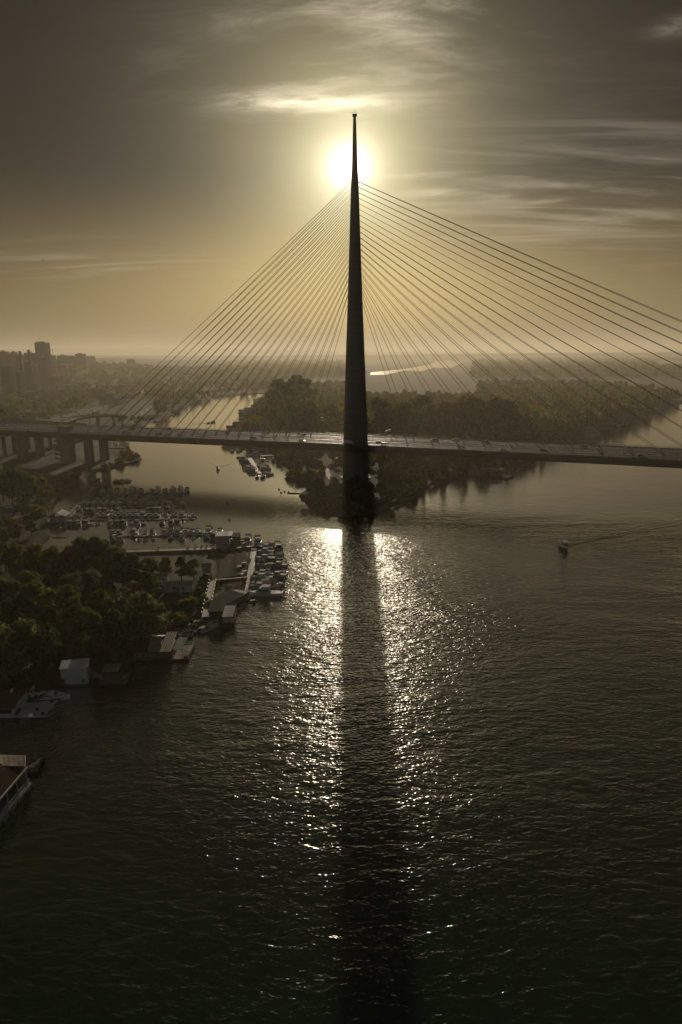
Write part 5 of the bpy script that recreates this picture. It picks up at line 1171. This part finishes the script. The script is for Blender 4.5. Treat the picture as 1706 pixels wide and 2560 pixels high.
# barge raft at the top of the marina
A, l, a = rect_at((282,1208), (328,1206))
t = empty('scrap_barge', (A.x, A.y, 0), a, label='dark barge heaped with scrap at the head of the rearmost marina row', cat='barge')
MB().box(0, l, 0, 5, -.4, .7).build('hull', M_CANVK, t); mb = MB()
for k in range(60):
    x = rr.uniform(.5, l-1.5); y = rr.uniform(.4, 4.4); mb.bar((x, y, .7), (x+rr.uniform(-1.5,1.8), y+rr.uniform(-.6,.6), rr.uniform(.9, 2.6)), rr.uniform(.08,.3), rr.uniform(.06,.2))
mb.build('scrap', M_RUST, t)
A, l, a = rect_at((236,1212), (252,1211))
t = empty('dock_cabin', (A.x, A.y, 0), a, label='small grey dock cabin at the upper end of the slanting gangway', cat='cabin')
MB().box(-.3,l+3,-.3,4.3,-.2,.5).build('pontoon_base', M_PLANK, t); MB().box(0,l,0,3.6,.5,3.1).build('wall', M_WALLG, t); MB().box(-.2,l+.2,-.2,3.8,3.1,3.25).build('roof', M_GROOF, t); windows_row(t, 2, .2, l-.2, 0, 1.4, 2.4, .7)
# floating dock with slide at the left tip
A, l, a = rect_at((290,1121), (318,1121))
t = empty('bathing_float', (A.x, A.y, 0), a, label='low bathing float with tower frame off the grassy point under the bridge', cat='float')
MB().box(-6, l+1, 0, 1.6, -.2, .6).build('deck', M_WOOD, t)
MB().bar((l-1,0,.6),(l-1,0,4.6),.22).bar((l+1,0,.6),(l+1,0,4.6),.22).bar((l-1,1.4,.6),(l-1,1.4,4.6),.22).bar((l+1,1.4,.6),(l+1,1.4,4.6),.22).box(l-1.2,l+1.2,-.1,1.5,4.5,4.8).build('tower_frame', M_DSTEEL, t); MB().box(l-1,l+1.4,0,1.4,.6,1.8).build('winch_box', M_RUST, t)

# ------------------------------------------------------------ ramps, roads, city, island details
def band(name, pts, w, m, z=None, thick=0, label=None, cat=None, kind=None, parent=None, group=None):
    """road strip along world points (x, y[, z])"""
    P = [Vector((p[0], p[1], p[2] if len(p) > 2 else GZ+.05)) for p in pts]; secs = []
    for i, p in enumerate(P):
        d = (P[min(i+1, len(P)-1)]-P[max(i-1, 0)]); d.z = 0; d.normalize(); n_ = Vector((-d.y, d.x, 0))*w/2
        if thick: secs.append([p-n_, p-n_*.55-Vector((0,0,thick)), p+n_*.55-Vector((0,0,thick)), p+n_])
        else: secs.append([p-n_, p+n_])
    o = MB().loft(secs, close=bool(thick), cap=bool(thick)).build(name, m, parent)
    return tag(o, label, cat, group, kind), P
def smooth3(P, sub=6):
    out_ = []
    for i in range(len(P)-1):
        p0, p1, p2, p3 = P[max(i-1, 0)], P[i], P[i+1], P[min(i+2, len(P)-1)]
        for k in range(sub):
            t = k/sub; out_.append(tuple(0.5*((2*p1[j])+(-p0[j]+p2[j])*t+(2*p0[j]-5*p1[j]+4*p2[j]-p3[j])*t*t+(-p0[j]+3*p1[j]-3*p2[j]+p3[j])*t**3) for j in range(3)))
    out_.append(tuple(P[-1])); return out_
def wp(px, py, z): return (*at(px, py, z), z)
def viaduct(name, pts, w, label, piers, z0=GZ-.3, head=False, rail=M_CONC):
    t = empty(name, label=label, cat='viaduct')
    P = smooth3(pts); o, V = band('deck', P, w, M_CONC, thick=1.9, parent=t)
    band('carriageway', [(p[0], p[1], p[2]+.03) for p in P], w-1.6, M_ASPH, parent=o)
    for s in (-1, 1):
        secs = []
        for i, p in enumerate(V):
            d = (V[min(i+1, len(V)-1)]-V[max(i-1, 0)]); d.z = 0; d.normalize(); n_ = Vector((-d.y, d.x, 0))
            a = p+n_*s*(w/2-.35); b = p+n_*s*(w/2-.02); secs.append([a+Vector((0,0,.0)), b+Vector((0,0,.0)), b+Vector((0,0,1.05)), a+Vector((0,0,1.05))])
        MB().loft(secs).build('parapet', rail, o)
    for f in piers:
        i = int(f*(len(V)-1)); p = V[i]; mb = MB()
        if head: mb.loft([[Vector((p.x-a, p.y-b, z)), Vector((p.x+a, p.y-b, z)), Vector((p.x+a, p.y+b, z)), Vector((p.x-a, p.y+b, z))] for a, b, z in ((1.1,.9,z0),(1.1,.9,p.z-7),(1.3,1,p.z-5),(3.6,1.1,p.z-1.9))])
        else: mb.box(p.x-1.3, p.x+1.3, p.y-1, p.y+1, z0, p.z-1.8)
        mb.build('pier', M_CONC, t)
    return V
V1 = viaduct('ramp_viaduct', [wp(190,1073,22), wp(120,1078,21.6), wp(60,1081,21), wp(0,1084,20.2), wp(-90,1088,19)], 11, 'concrete ramp viaduct on T-shaped piers leaving the bridge to the left edge', (.38,.62,.85), head=True)
V2 = viaduct('curved_ramp', [wp(128,1066,22.5), wp(152,1055,22), wp(185,1046,21), wp(225,1040,20), wp(262,1038,18.5), wp(292,1039,16.5), wp(306,1043,14), wp(300,1050,11)], 12, 'curved ramp viaduct with sunlit parapet behind the left end of the bridge', (.3,.5,.68,.85), rail=MATS['sunlit_coping'])  # sunlight on the parapet is put into its paler concrete colour
V3 = viaduct('back_viaduct', [wp(200,1064,23), wp(110,1058,23), wp(20,1056,23), wp(-80,1056,23)], 13, 'straight viaduct behind the bridge running off the left edge', (.25,.5,.75))
# roads on the ground
hw = smooth3([wp(150,1048,GZ+.06), wp(210,1030,GZ+.06), wp(265,1012,GZ+.06), wp(312,997,GZ+.06), wp(345,985,GZ+.06), wp(368,972,GZ+.06)])
M_DUST = mat('dusty_ground', (.075,.062,.042), (.05,.042,.030), .9, .06, 5); M_LAWN = mat('short_grass', (.075,.11,.03), (.05,.08,.025), .95, .12, 5)
band('road_highway', hw, 26, mat('worn_asphalt', (.07,.065,.058), (.05,.046,.042), .6, .05), kind='structure')
rd2 = smooth3([wp(318,1060,GZ+.05), wp(345,1040,GZ+.05), wp(380,1018,GZ+.05), wp(425,1003,GZ+.05)]); band('road_shore', rd2, 9, MATS['worn_asphalt'], kind='structure')
band('road_underpass', smooth3([wp(190,1120,GZ+.05), wp(155,1136,GZ+.05), wp(118,1156,GZ+.05), wp(88,1180,GZ+.05), wp(72,1200,GZ+.05)]), 11, M_ASPH, kind='structure')
band('path_track', smooth3([wp(72,1200,GZ+.05), wp(95,1232,GZ+.05), wp(80,1258,GZ+.05), wp(52,1278,GZ+.05)]), 3.4, M_DUST, kind='structure')
band('path_point', smooth3([wp(205,1158,GZ+.05), wp(180,1168,GZ+.05), wp(150,1178,GZ+.05), wp(128,1192,GZ+.05)]), 3.5, M_DUST, kind='structure')
def patch(name, pxs, m, z): 
    return sheet(name, smooth_line([at(x, y, GZ) for x, y in pxs]+[at(*pxs[0], GZ)], 3)[:-1], GZ+z, m)
patch('ground_yard', [(85,1160),(110,1146),(150,1132),(170,1140),(140,1152),(100,1164)], M_DUST, .03)
patch('ground_construction', [(190,1108),(230,1098),(262,1108),(258,1130),(238,1142),(196,1145)], M_DUST, .03)
patch('ground_sand', [(60,1038),(110,1024),(200,1016),(160,1028),(120,1038),(70,1044)], M_DUST, .03)
patch('lawn', [(785,1062),(812,1055),(832,1060),(835,1084),(800,1090),(788,1080)], M_LAWN, .03)
patch('ground_park_path', [(768,1058),(776,1058),(800,1086),(790,1090)], mat('pale_gravel', (.24,.20,.145), (.17,.14,.10), .8, .5), .06)
patch('ground_car_park', [(835,1126),(925,1126),(925,1158),(900,1166),(850,1160)], M_DUST, .04)
patch('ground_car_park_right', [(948,1138),(975,1142),(960,1160),(944,1172)], MATS['pale_gravel'], .05)
patch('lawn_point', [(210,1150),(262,1140),(320,1145),(350,1148),(300,1160),(240,1168)], M_LAWN, .03)
patch('lawn_peninsula', [(300,1392),(420,1390),(525,1392),(540,1440),(480,1450),(400,1450),(320,1440)], M_LAWN, .03)
band('path_curving', smooth3([wp(826,1162,GZ+.06), wp(818,1172,GZ+.06), wp(820,1184,GZ+.06), wp(829,1198,GZ+.06), wp(838,1208,GZ+.06)]), 3.2, MATS['pale_gravel'], kind='structure')
# cars on the highway and ramps
ck = ['white','silver','black','silver','white','red','blue','white']
def along(P, f): 
    i = min(int(f*(len(P)-1)), len(P)-2); g = f*(len(P)-1)-i; a, b = Vector(P[i]), Vector(P[i+1]); return a+(b-a)*g, math.atan2(b.y-a.y, b.x-a.x)
CRR = random.Random(21)
for i in range(54):
    f = (i+.5)/54*.94; p, an = along(hw, f); off = [-9.5,-6,-2.5,3,6.5,10][i % 6]; q = p+Vector((-math.sin(an), math.cos(an), 0))*off
    place(cars[CRR.choice(ck)], used, q.x, q.y, GZ+.07, an+(0 if off < 0 else math.pi), label='small car in slow traffic on the wide road behind the left bridge end', group='cars on the wide road at the left')
for i, f in enumerate((.22,.30,.38,.46,.6,.7,.8)):
    p, an = along([tuple(v) for v in V2], f); q = p+Vector((-math.sin(an), math.cos(an), 0))*(-2.5 if i % 2 else 2.5)
    if i == 3: place(truck, used, q.x, q.y, q.z+.05, an+math.pi)
    else: place(cars[CRR.choice(ck)], used, q.x, q.y, q.z+.05, an, label=f'{ORD[i if i < 3 else i-1]} car from the left on the curved ramp', group='cars on the curved ramp')
for i in range(9):
    p, an = along(rd2, (i+.5)/9); place(cars[CRR.choice(ck)], used, p.x+CRR.uniform(-3,3), p.y, GZ+.07, an, label=f'{ORD[i]} car from the bridge along the shore road left of the bay', group='cars on the shore road')
for i, f in enumerate((.2,.45,.7)):
    p, an = along([tuple(v) for v in V3], f); place(cars[CRR.choice(ck)], used, p.x, p.y, p.z+.05, an, label=f'{ORD[i]} car from the right on the straight viaduct behind the bridge', group='cars on the back viaduct')
for i, (px, py, k) in enumerate([(843,1131,'white'),(852,1136,'silver'),(836,1138,'red'),(848,1142,'white'),(858,1144,'black'),(845,1150,'silver'),(857,1152,'white'),(842,1158,'white'),(855,1160,'silver'),(905,1140,'silver'),(914,1134,'white'),(908,1150,'white'),(918,1146,'black'),(920,1158,'white'),(950,1140,'white'),(955,1147,'silver'),(947,1151,'black'),(970,1143,'white')]):
    x, y = at(px, py, GZ); place(van if i in (7,) else cars[k], used, x, y, GZ+.06, CRR.uniform(0, 3.1), label=f'{k} parked {"van" if i == 7 else "car"}, {ORD[i]} from the left-hand side of the yard under the bridge', group='cars parked under the bridge')
for i, (px, py) in enumerate([(92,1188),(96,1192),(100,1188),(78,1246)]):
    x, y = at(px, py, GZ); place(cars['silver'], used, x, y, GZ+.06, .4, label=['silver car parked by the clump of trees, back one of three','silver car parked by the clump of trees, front one of three','silver car parked by the clump of trees, right one of three','lone silver car on the track below the clump'][i], group='cars parked on the left bank')
# stair tower block at the end of the bridge
x, y = at(172, 1156, GZ); t = empty('stair_tower', (x, y, GZ), al, label='tall grey concrete stair tower with stacked landings in front of the left bridge end', cat='stair tower')
MB().box(-3.8, 3.8, -3.5, 3.5, -.3, 25.4).build('shaft', M_CONC, t); MB().box(-4.2, 4.2, -3.9, 3.9, 25.4, 26.0).build('cap', M_DCONC, t)
for k in range(7): 
    lo = MB().box(-9.0, -3.8, -3.0, 3.0, 2.2+k*3.2, 2.5+k*3.2).build('landing', M_DCONC, t); MB().box(-9.0, -3.8, -3.15, -3.02, 2.5+k*3.2, 3.6+k*3.2).build('parapet', M_CONC, lo)
    MB().loft([[Vector((-9+.2, 1, 2.4+k*3.2)), Vector((-9+.2, 2.6, 2.4+k*3.2)), Vector((-9+.2, 2.6, 2.2+k*3.2)), Vector((-9+.2, 1, 2.2+k*3.2))], [Vector((-4, 1, 5.5+k*3.2)), Vector((-4, 2.6, 5.5+k*3.2)), Vector((-4, 2.6, 5.2+k*3.2)), Vector((-4, 1, 5.2+k*3.2))]]).build('stair_flight', M_DCONC, t) if k < 6 else None
MB().box(-9.4, -8.9, 2.5, 3.1, -.3, 22).build('column', M_DCONC, t)
for i, (px, py, zt) in enumerate([(14,1140,17),(38,1136,17),(60,1128,18),(108,1132,18),(128,1124,18)]):
    x, y = at(px, py, GZ); MB().box(x-1.1, x+1.1, y-1, y+1, GZ-.3, zt).loft([[Vector((x-1.1,y-1,zt)),Vector((x+1.1,y-1,zt)),Vector((x+1.1,y+1,zt)),Vector((x-1.1,y+1,zt))],[Vector((x-4,y-1,zt+2.2)),Vector((x+4,y-1,zt+2.2)),Vector((x+4,y+1,zt+2.2)),Vector((x-4,y+1,zt+2.2))]]).build('concrete_pillar', M_DCONC, None, label=f'{ORD[i]} grey pillar from the left in the shade under the ramps', cat='pillar', group='pillars under the ramps')
# ---------------- city
F_ = 24/36*2560
def zpx(px, py, D): d = FW*F_+RT2*(px-853)+UP2*(1280-py); return CAM_H+d.z*D/d.y
def facade(name, c1, c2):
    m = mat(name, c1, c2, .8, .05); t = m.node_tree; p = next(n for n in t.nodes if n.type == 'BSDF_PRINCIPLED')
    src = p.inputs['Base Color'].links[0].from_socket
    co = N('ShaderNodeTexCoord', t); sp = N('ShaderNodeSeparateXYZ', t); L(co.outputs['Object'], sp.inputs[0], t)
    fx = mth('FRACT', mth('DIVIDE', mth('ADD', sp.outputs[0], sp.outputs[1], tree=t), 3.6, tree=t), tree=t); fz = mth('FRACT', mth('DIVIDE', sp.outputs[2], 3.1, tree=t), tree=t)
    k = mth('MULTIPLY', mth('MULTIPLY', mth('GREATER_THAN', fx, .32, tree=t), mth('LESS_THAN', fx, .74, tree=t), tree=t), mth('MULTIPLY', mth('GREATER_THAN', fz, .35, tree=t), mth('LESS_THAN', fz, .82, tree=t), tree=t), tree=t)
    L(mixc(k, src, (.03, .033, .037), t), p.inputs['Base Color'], t); return m
M_FAC = [facade('facade_grey', (.10,.095,.085), (.08,.076,.07)), facade('facade_cream', (.14,.125,.10), (.11,.10,.08)), facade('facade_brown', (.085,.066,.052), (.066,.053,.043))]
def block(pl, pr_, top, D, label, fm=0, dep=16, flat=True, group='city buildings beyond the bridge on the left', cat='building', nwin=True):
    xa = sea(pl, top, D).x; xb = sea(pr_, top, D).x; zt = zpx((pl+pr_)/2, top, D); zb = max(GZ, float(city_h((xa+xb)/2, D)))-2
    if zt < zb+6: zt = zb+9
    W_ = xb-xa; xm = (xa+xb)/2
    t = empty('city_building', (xm, D, zb), 0, label=label, cat=cat, group=group); H_ = zt-zb
    MB().box(-W_/2, W_/2, 0, dep, 0, H_).build('wall', M_FAC[fm], t)
    if flat:
        mb = MB().box(-W_/2-.4, W_/2+.4, -.4, dep+.4, H_, H_+.8); mb.box(-W_*.2, W_*.1, dep*.3, dep*.7, H_+.8, H_+3.4); mb.build('roof', M_GROOF, t)
    else: gable(MB(), -W_/2, W_/2, 0, dep, H_, H_+dep*.22, .3, 'x', .8).build('roof', M_RROOF, t)
    return t
tw = block(86,113,857.5,1500,'tall dark tower block rising highest on the left skyline',0,24)
mb = MB(); [mb.box(-10+k*5, -7.5+k*5, 4, 9, zpx(100,857.5,1500)-tw.location.z+.8, zpx(100,857.5,1500)-tw.location.z+3.2) for k in range(4)]; mb.build('roof_plant', M_DSTEEL, tw)
SKY_ = [(60,84,883,1480,0,'flat slab block just left of the tall tower',1),(-6,14,879.5,1500,0,'pale slab at the left edge of the skyline',1),(26,36,881,1560,0,'narrow block with rooftop hut near the left edge of the skyline',1),(14,26,886,1500,2,'brownish block between two skyline slabs at the left edge',1),(37,59,888,1420,0,'broad block in front of the left skyline',1),
        (114,134,889,1850,1,'slab block just right of the tall tower',1),(142,167,889,2000,0,'low wide block midway along the left skyline',1),(188,210,885,2150,2,'square dark block at the right end of the left skyline',1),(168,187,891,2100,0,'low block beside the square dark block',1),(120,130,914,1650,1,'pale narrow apartment slab catching light below the skyline',1),
        (96,113,893,1420,2,'brown block under the tall tower',1),(78,88,915,1420,0,'narrow grey block between chimneys and tower',1),(38,50,929,1120,1,'pale cube beside the left chimney',1),(216,234,893,2500,2,'hip-roofed building right of the square dark block',0),(316,336,899,2700,0,'solitary block with flat cap left of the stays',1),
        (150,162,912,1850,1,'pale slab with shaded side in the middle of the city',1),(172,180,912,1850,1,'slim pale block right of the city centre',1),(0,22,915,1150,0,'wide grey block at the left edge below the skyline',1),(60,76,905,1300,2,'brown apartment block behind the chimneys',1),(132,146,900,1900,0,'grey apartment block below the skyline centre',1)]
for pl, pr_, top, D, fm, lb, fl in SKY_: block(pl, pr_, top, D, lb, fm, 16, bool(fl))
block(242,376,928,2250,'very long low warehouse with pale roof edge behind the wide road',1,45,True,nwin=False)
block(108,144,941,1450,'white two-part hall with curved end in front of the city',1,30,True,nwin=False)
CR = random.Random(4)
for i in range(30):
    pl = CR.uniform(-10, 300); w_ = CR.uniform(9, 20); D = CR.uniform(1050, 1700); xq = sea(pl+w_/2, 900, D).x; zq = max(GZ, float(city_h(xq, D)))+CR.uniform(8, 15)
    top = 1280-F_*math.tan(R(PITCH)-math.atan((CAM_H-zq)/D))
    block(pl, pl+w_, top, D, 'hazy mid-rise block among the trees of the left city', CR.randrange(3), 15, CR.random() < .5, group='hazy mid-rise blocks of the city')
for i, (px, lb) in enumerate([(54,'left one of two tall dark chimneys at the left'),(77,'right one of two tall dark chimneys at the left')]):
    D = 1180+i*60; top = 880-i*4; x = sea(px-i*1, 915, D).x; zb = float(city_h(x, D)); zt = zpx(px, top, D); H_ = zt-zb
    t = empty('factory_chimney', (x, D, zb), 0, label=lb, cat='chimney', group='factory chimneys'); MB().tube([(0,0,-3),(0,0,H_*.5),(0,0,H_)], [3.6,2.9,2.3], 16).build('shaft', M_RUST, t, True)
    MB().tube([(0,0,H_),(0,0,H_+1.2)], [2.7,2.7], 16).build('rim', M_DSTEEL, t); MB().tube([(0,0,H_*.78),(0,0,H_*.78+.8)], [3.0,3.0], 16).build('gallery', M_DSTEEL, t)
x = sea(132, 880, 1500).x; zb = float(city_h(x, 1500)); t = empty('lattice_mast', (x, 1500, zb), 0, label='thin mast between the tall tower and the low skyline blocks', cat='mast'); h_ = zpx(132, 873, 1500)-zb
MB().tube([(0,0,0),(0,0,h_)], [.6,.25], 6).build('pole', M_DSTEEL, t); MB().tube([(0,0,h_-3),(0,0,h_)], [1,1], 8).build('head', M_DSTEEL, t)
# left bank sheds glinting in the sun
for i, (px, py, w_, a_) in enumerate([(30,957,14,10),(80,950,12,-40),(66,957,10,5),(78,968,16,-35),(95,977,12,-8),(20,1050,16,0),(46,1044,14,0),(72,1041,12,0),(380,985,18,12),(395,958,20,5),(425,940,16,0),(468,975,14,0),(500,960,16,8)]):
    x, y = at(px, py, 4); zb = max(GZ, float(city_h(x, y))); t = empty('shed', (x, y, zb), R(a_), label=f'{ORD[i]} low shed with pale roof, counting from the left edge towards the bay', cat='shed', group='low sheds on the left bank')
    MB().box(-w_/2, w_/2, -5, 5, -1, 4).build('wall', M_FAC[i % 3], t); gable(MB(), -w_/2, w_/2, -5, 5, 4, 6, .2, 'x', .5).build('roof', M_ALU if i in (0,1,2,4) else M_CORR, t)
# ---------------- raft houses of the far bay
def raft_house(name, l, w, rm, wm):
    t = empty(name, cat='raft house'); MB().box(-l/2-1, l/2+1, -w/2-1, w/2+1, -.3, .5).build('pontoon_base', M_CANVK, t); MB().box(-l/2, l/2, -w/2, w/2, .5, 3.2).build('wall', wm, t)
    gable(MB(), -l/2, l/2, -w/2, w/2, 3.2, 4.9, .15, 'x', .5).build('roof', rm, t); windows_row(t, 3, -l/2+.5, l/2-.5, -w/2, 1.4, 2.4, .9); return t
rh = [raft_house('bay_raft_house', 10, 6.5, M_GROOF, M_WOOD), raft_house('bay_raft_house', 12, 7, M_BROOF, M_WALLG), raft_house('bay_raft_house', 8, 6, M_CORR, M_WALLW)]
index_kids()
for i, (px, py) in enumerate([(654,1000),(668,997),(641,1004),(673,1006),(650,1015),(636,1020),(621,1028),(663,1018),(606,1033),(640,1030),(626,1040),(655,1036),(668,1028),(612,1047),(640,1046),(652,1048),(598,1066),(620,1058),(640,1060),(582,1076),(606,1075),(628,1070),(645,1074),(618,1082),(590,1084),(655,1066),(664,1052)]):
    x, y = at(px, py); place(rh[i % 3], used, x, y, 0, CRR.uniform(-.25, .25), 1.0, label=f'{ORD[i]} raft house of the crowded bay shore left of the pylon, counted from the back', group='raft houses on the far bay shore')
for i, (px, py) in enumerate([(440,1034),(433,1040),(456,1020),(480,1012),(496,1008),(516,1000),(540,994),(560,991),(575,990),(590,989),(610,988),(392,1055),(380,1050),(398,1044)]):
    x, y = at(px, py); place(BO[CRR.choice(['cw','tb','cn','pb'])] if i % 2 else rh[i % 3], used, x, y, 0, CRR.uniform(-.4, .4), 1.0, label=f'small dark craft, {ORD[i]} along the left shore of the pale bay from the near end', group='craft along the left shore of the bay')
# barges on the right shore of the island
A, l, a = rect_at((1201,1190), (1240,1195))
t = empty('barge_house', (A.x, A.y, 0), a, label='grey barge house with pale flat roof on the right shore of the island', cat='barge')
MB().box(-1, l+7, -1, 9, -.4, .9).build('hull', M_CANVK, t); MB().box(0, l, 0, 8, .9, 4.6).build('wall', M_WALLG, t); MB().box(-.4, l+.6, -.4, 8.4, 4.6, 4.8).build('roof', M_CORR, t); windows_row(t, 4, .6, l-.6, 0, 2.0, 3.2, .9); railing_box(t, l+.4, l+6.8, -.8, 8.8, .9, 'sen', M_STEEL)
A, l, a = rect_at((1168,1189), (1190,1190)); t = empty('moored_cabin_float', (A.x, A.y, 0), a, label='low float with small cabin left of the grey barge house', cat='raft'); MB().box(-1, l+1, -.6, 5, -.3, .6).build('hull', M_DCONC, t); MB().box(.5, l-2, .5, 4, .6, 3).build('wall', M_WALLW, t); MB().box(.2, l-1.7, .2, 4.3, 3, 3.15).build('roof', M_GROOF, t)
A, l, a = rect_at((1196,1180), (1232,1184)); t = empty('long_shed_barge', (A.x, A.y+4, 0), a, label='dark roofed barge lying behind the grey barge house', cat='barge'); MB().box(0, l, 0, 7, -.3, .9).build('hull', M_CANVK, t); MB().box(.6, l-.6, .6, 6.4, .9, 4.2).build('wall', M_DCONC, t); gable(MB(), .6, l-.6, .6, 6.4, 4.2, 5.4, .15, 'x').build('roof', M_GROOF, t)
for i in range(3):
    x, y = at(1252+i*9, 1186-i*3); place(BO['tb'], used, x, y, .9 if i < 1 else 0, R(50), .9, label=f'{ORD[i]} covered boat on the fore end of the grey barge house', group='boats stacked at the grey barge house')
for i, (px, py, w_, rm) in enumerate([(1368,1098,18,0),(1480,1090,12,0),(1512,1060,26,1),(1545,1052,20,1),(1575,1042,30,1),(1620,1028,18,0),(1472,1082,12,1),(1330,1040,8,1),(1105,990,8,1),(1215,1000,6,0),(1242,1030,6,0)]):
    x, y = at(px, py, GZ); t = empty('shore_house', (x, y, GZ), R(CR.uniform(-20, 25)), label=f'{ORD[i]} pale-roofed house half hidden on the wooded right shore of the island', cat='house', group='houses on the wooded right shore')
    MB().box(-w_/2, w_/2, -4, 4, -.3, 3.4).build('wall', M_WALLG, t); gable(MB(), -w_/2, w_/2, -4, 4, 3.4, 5.6, .2, 'x').build('roof', M_GROOF if rm else M_CORR, t)
# island park buildings
x, y = at(836, 1048, GZ); t = empty('arched_hall', (x, y, GZ), R(10), label='hall with pale arched roof left of the pylon beyond the lawn', cat='hall')
MB().box(-14, 14, -8, 8, -.3, 5).build('wall', M_WALLG, t); MB().loft([[Vector((x_, -8.6, 5+4.2*math.sin(math.pi*(x_+15)/30))), Vector((x_, 8.6, 5+4.2*math.sin(math.pi*(x_+15)/30))), Vector((x_, 8.6, 4.7+4.2*math.sin(math.pi*(x_+15)/30))), Vector((x_, -8.6, 4.7+4.2*math.sin(math.pi*(x_+15)/30)))] for x_ in np.linspace(-15, 15, 12)]).build('roof', M_ALU, t)
A, l, a = rect_at((843,1246), (868,1246), GZ); t = empty('notice_board_row', (A.x, A.y, GZ), a, label='low row of small white panels on the dark bank left of the pylon foot', cat='sign')
for k in range(6): MB().box(k*l/6+.1, k*l/6+l/6*(.6 if k == 1 else .85), -.06, .06, 1.0, 2.2).build('panel', M_WALLW, t)
MB().bar((0,.1,1.6),(l,.1,1.6),.1).box(.1,.25,0,.15,-.2,1.6).box(l-.3,l-.15,0,.15,-.2,1.6).build('frame', M_DSTEEL, t)
A, l, a = rect_at((948,1134), (970,1134), GZ); t = empty('flat_shed', (A.x, A.y, GZ), a, label='flat grey shed just right of the pylon under the bridge', cat='shed'); MB().box(0, l, 0, 6, -.2, 3.4).build('wall', M_WALLG, t); MB().box(-.3, l+.3, -.3, 6.3, 3.4, 3.6).build('roof', M_WALLW, t)
# channel buoys, floating log, reeds
by = empty('buoy', cat='buoy'); MB().ball((0,0,.25), .55, 10, 6, (1,1,.8)).build('float', M_RUST, by); MB().tube([(0,0,.6),(0,0,1.0)], .12, 8).build('top', M_DSTEEL, by); index_kids()
for i, (px, py) in enumerate([(698,1224),(703,1232),(712,1230),(722,1231),(574,1300)]):
    x, y = at(px, py); place(by, used, x, y, 0, 0, 1.0, label=f'{ORD[i]} small dark buoy left of the island tip' if i < 4 else 'lone dark buoy in the channel off the marina', group='buoys off the island')
x, y = at(736, 1234); MB().tube([(-4,.5,.1),(0,0,.2),(4,-.6,.1)], [.3,.4,.25], 7).build('driftwood_log', M_BARK, None, label='dark half-sunk log at the bare point left of the pylon', cat='log').location = (x, y, 0)
x, y = at(146, 1345); MB().tube([(-3,0,.05),(0,.2,.15),(3.5,0,.05)], [.15,.25,.12], 7).build('driftwood_log', M_BARK, None, label='thin log floating on the still water of the basin', cat='log').location = (x, y, 0)
# birds
def bird(px, py, dist, rz, sc_, m, lb):
    p = sea(px, py, dist); t = empty('gull', p, rz, label=lb, cat='bird'); t.scale = (sc_,)*3
    secs = [[Vector((x_, w_*math.cos(a_), w_*.9*math.sin(a_))) for a_ in np.linspace(0, 6.283, 9)[:-1]] for x_, w_ in ((-.24,.01),(-.16,.035),(0,.06),(.12,.045),(.17,.035),(.21,.032),(.25,.004))]
    mb = MB().loft(secs)
    for s in (-1, 1): mb.loft([[Vector((x_+.09, y_, z_)), Vector((x_, y_, z_+.015)), Vector((x_-.08*c, y_, z_))] for x_, y_, z_, c in ((0,s*.03,.01,1),(.04,s*.25,.12,.9),(0,s*.45,.09,.6),(-.08,s*.62,.02,.1))])
    mb.build('body', m, t)
bird(70,1668,95,R(160),1.6,M_GEL,'white gull gliding low in front of the near wood')
bird(107,651,260,R(20),1.6,M_DSTEEL,'tiny dark bird high in the hazy sky at the left')
bird(1621,1072,150,R(30),1.3,M_DSTEEL,'dark bird flying above the right end of the bridge')
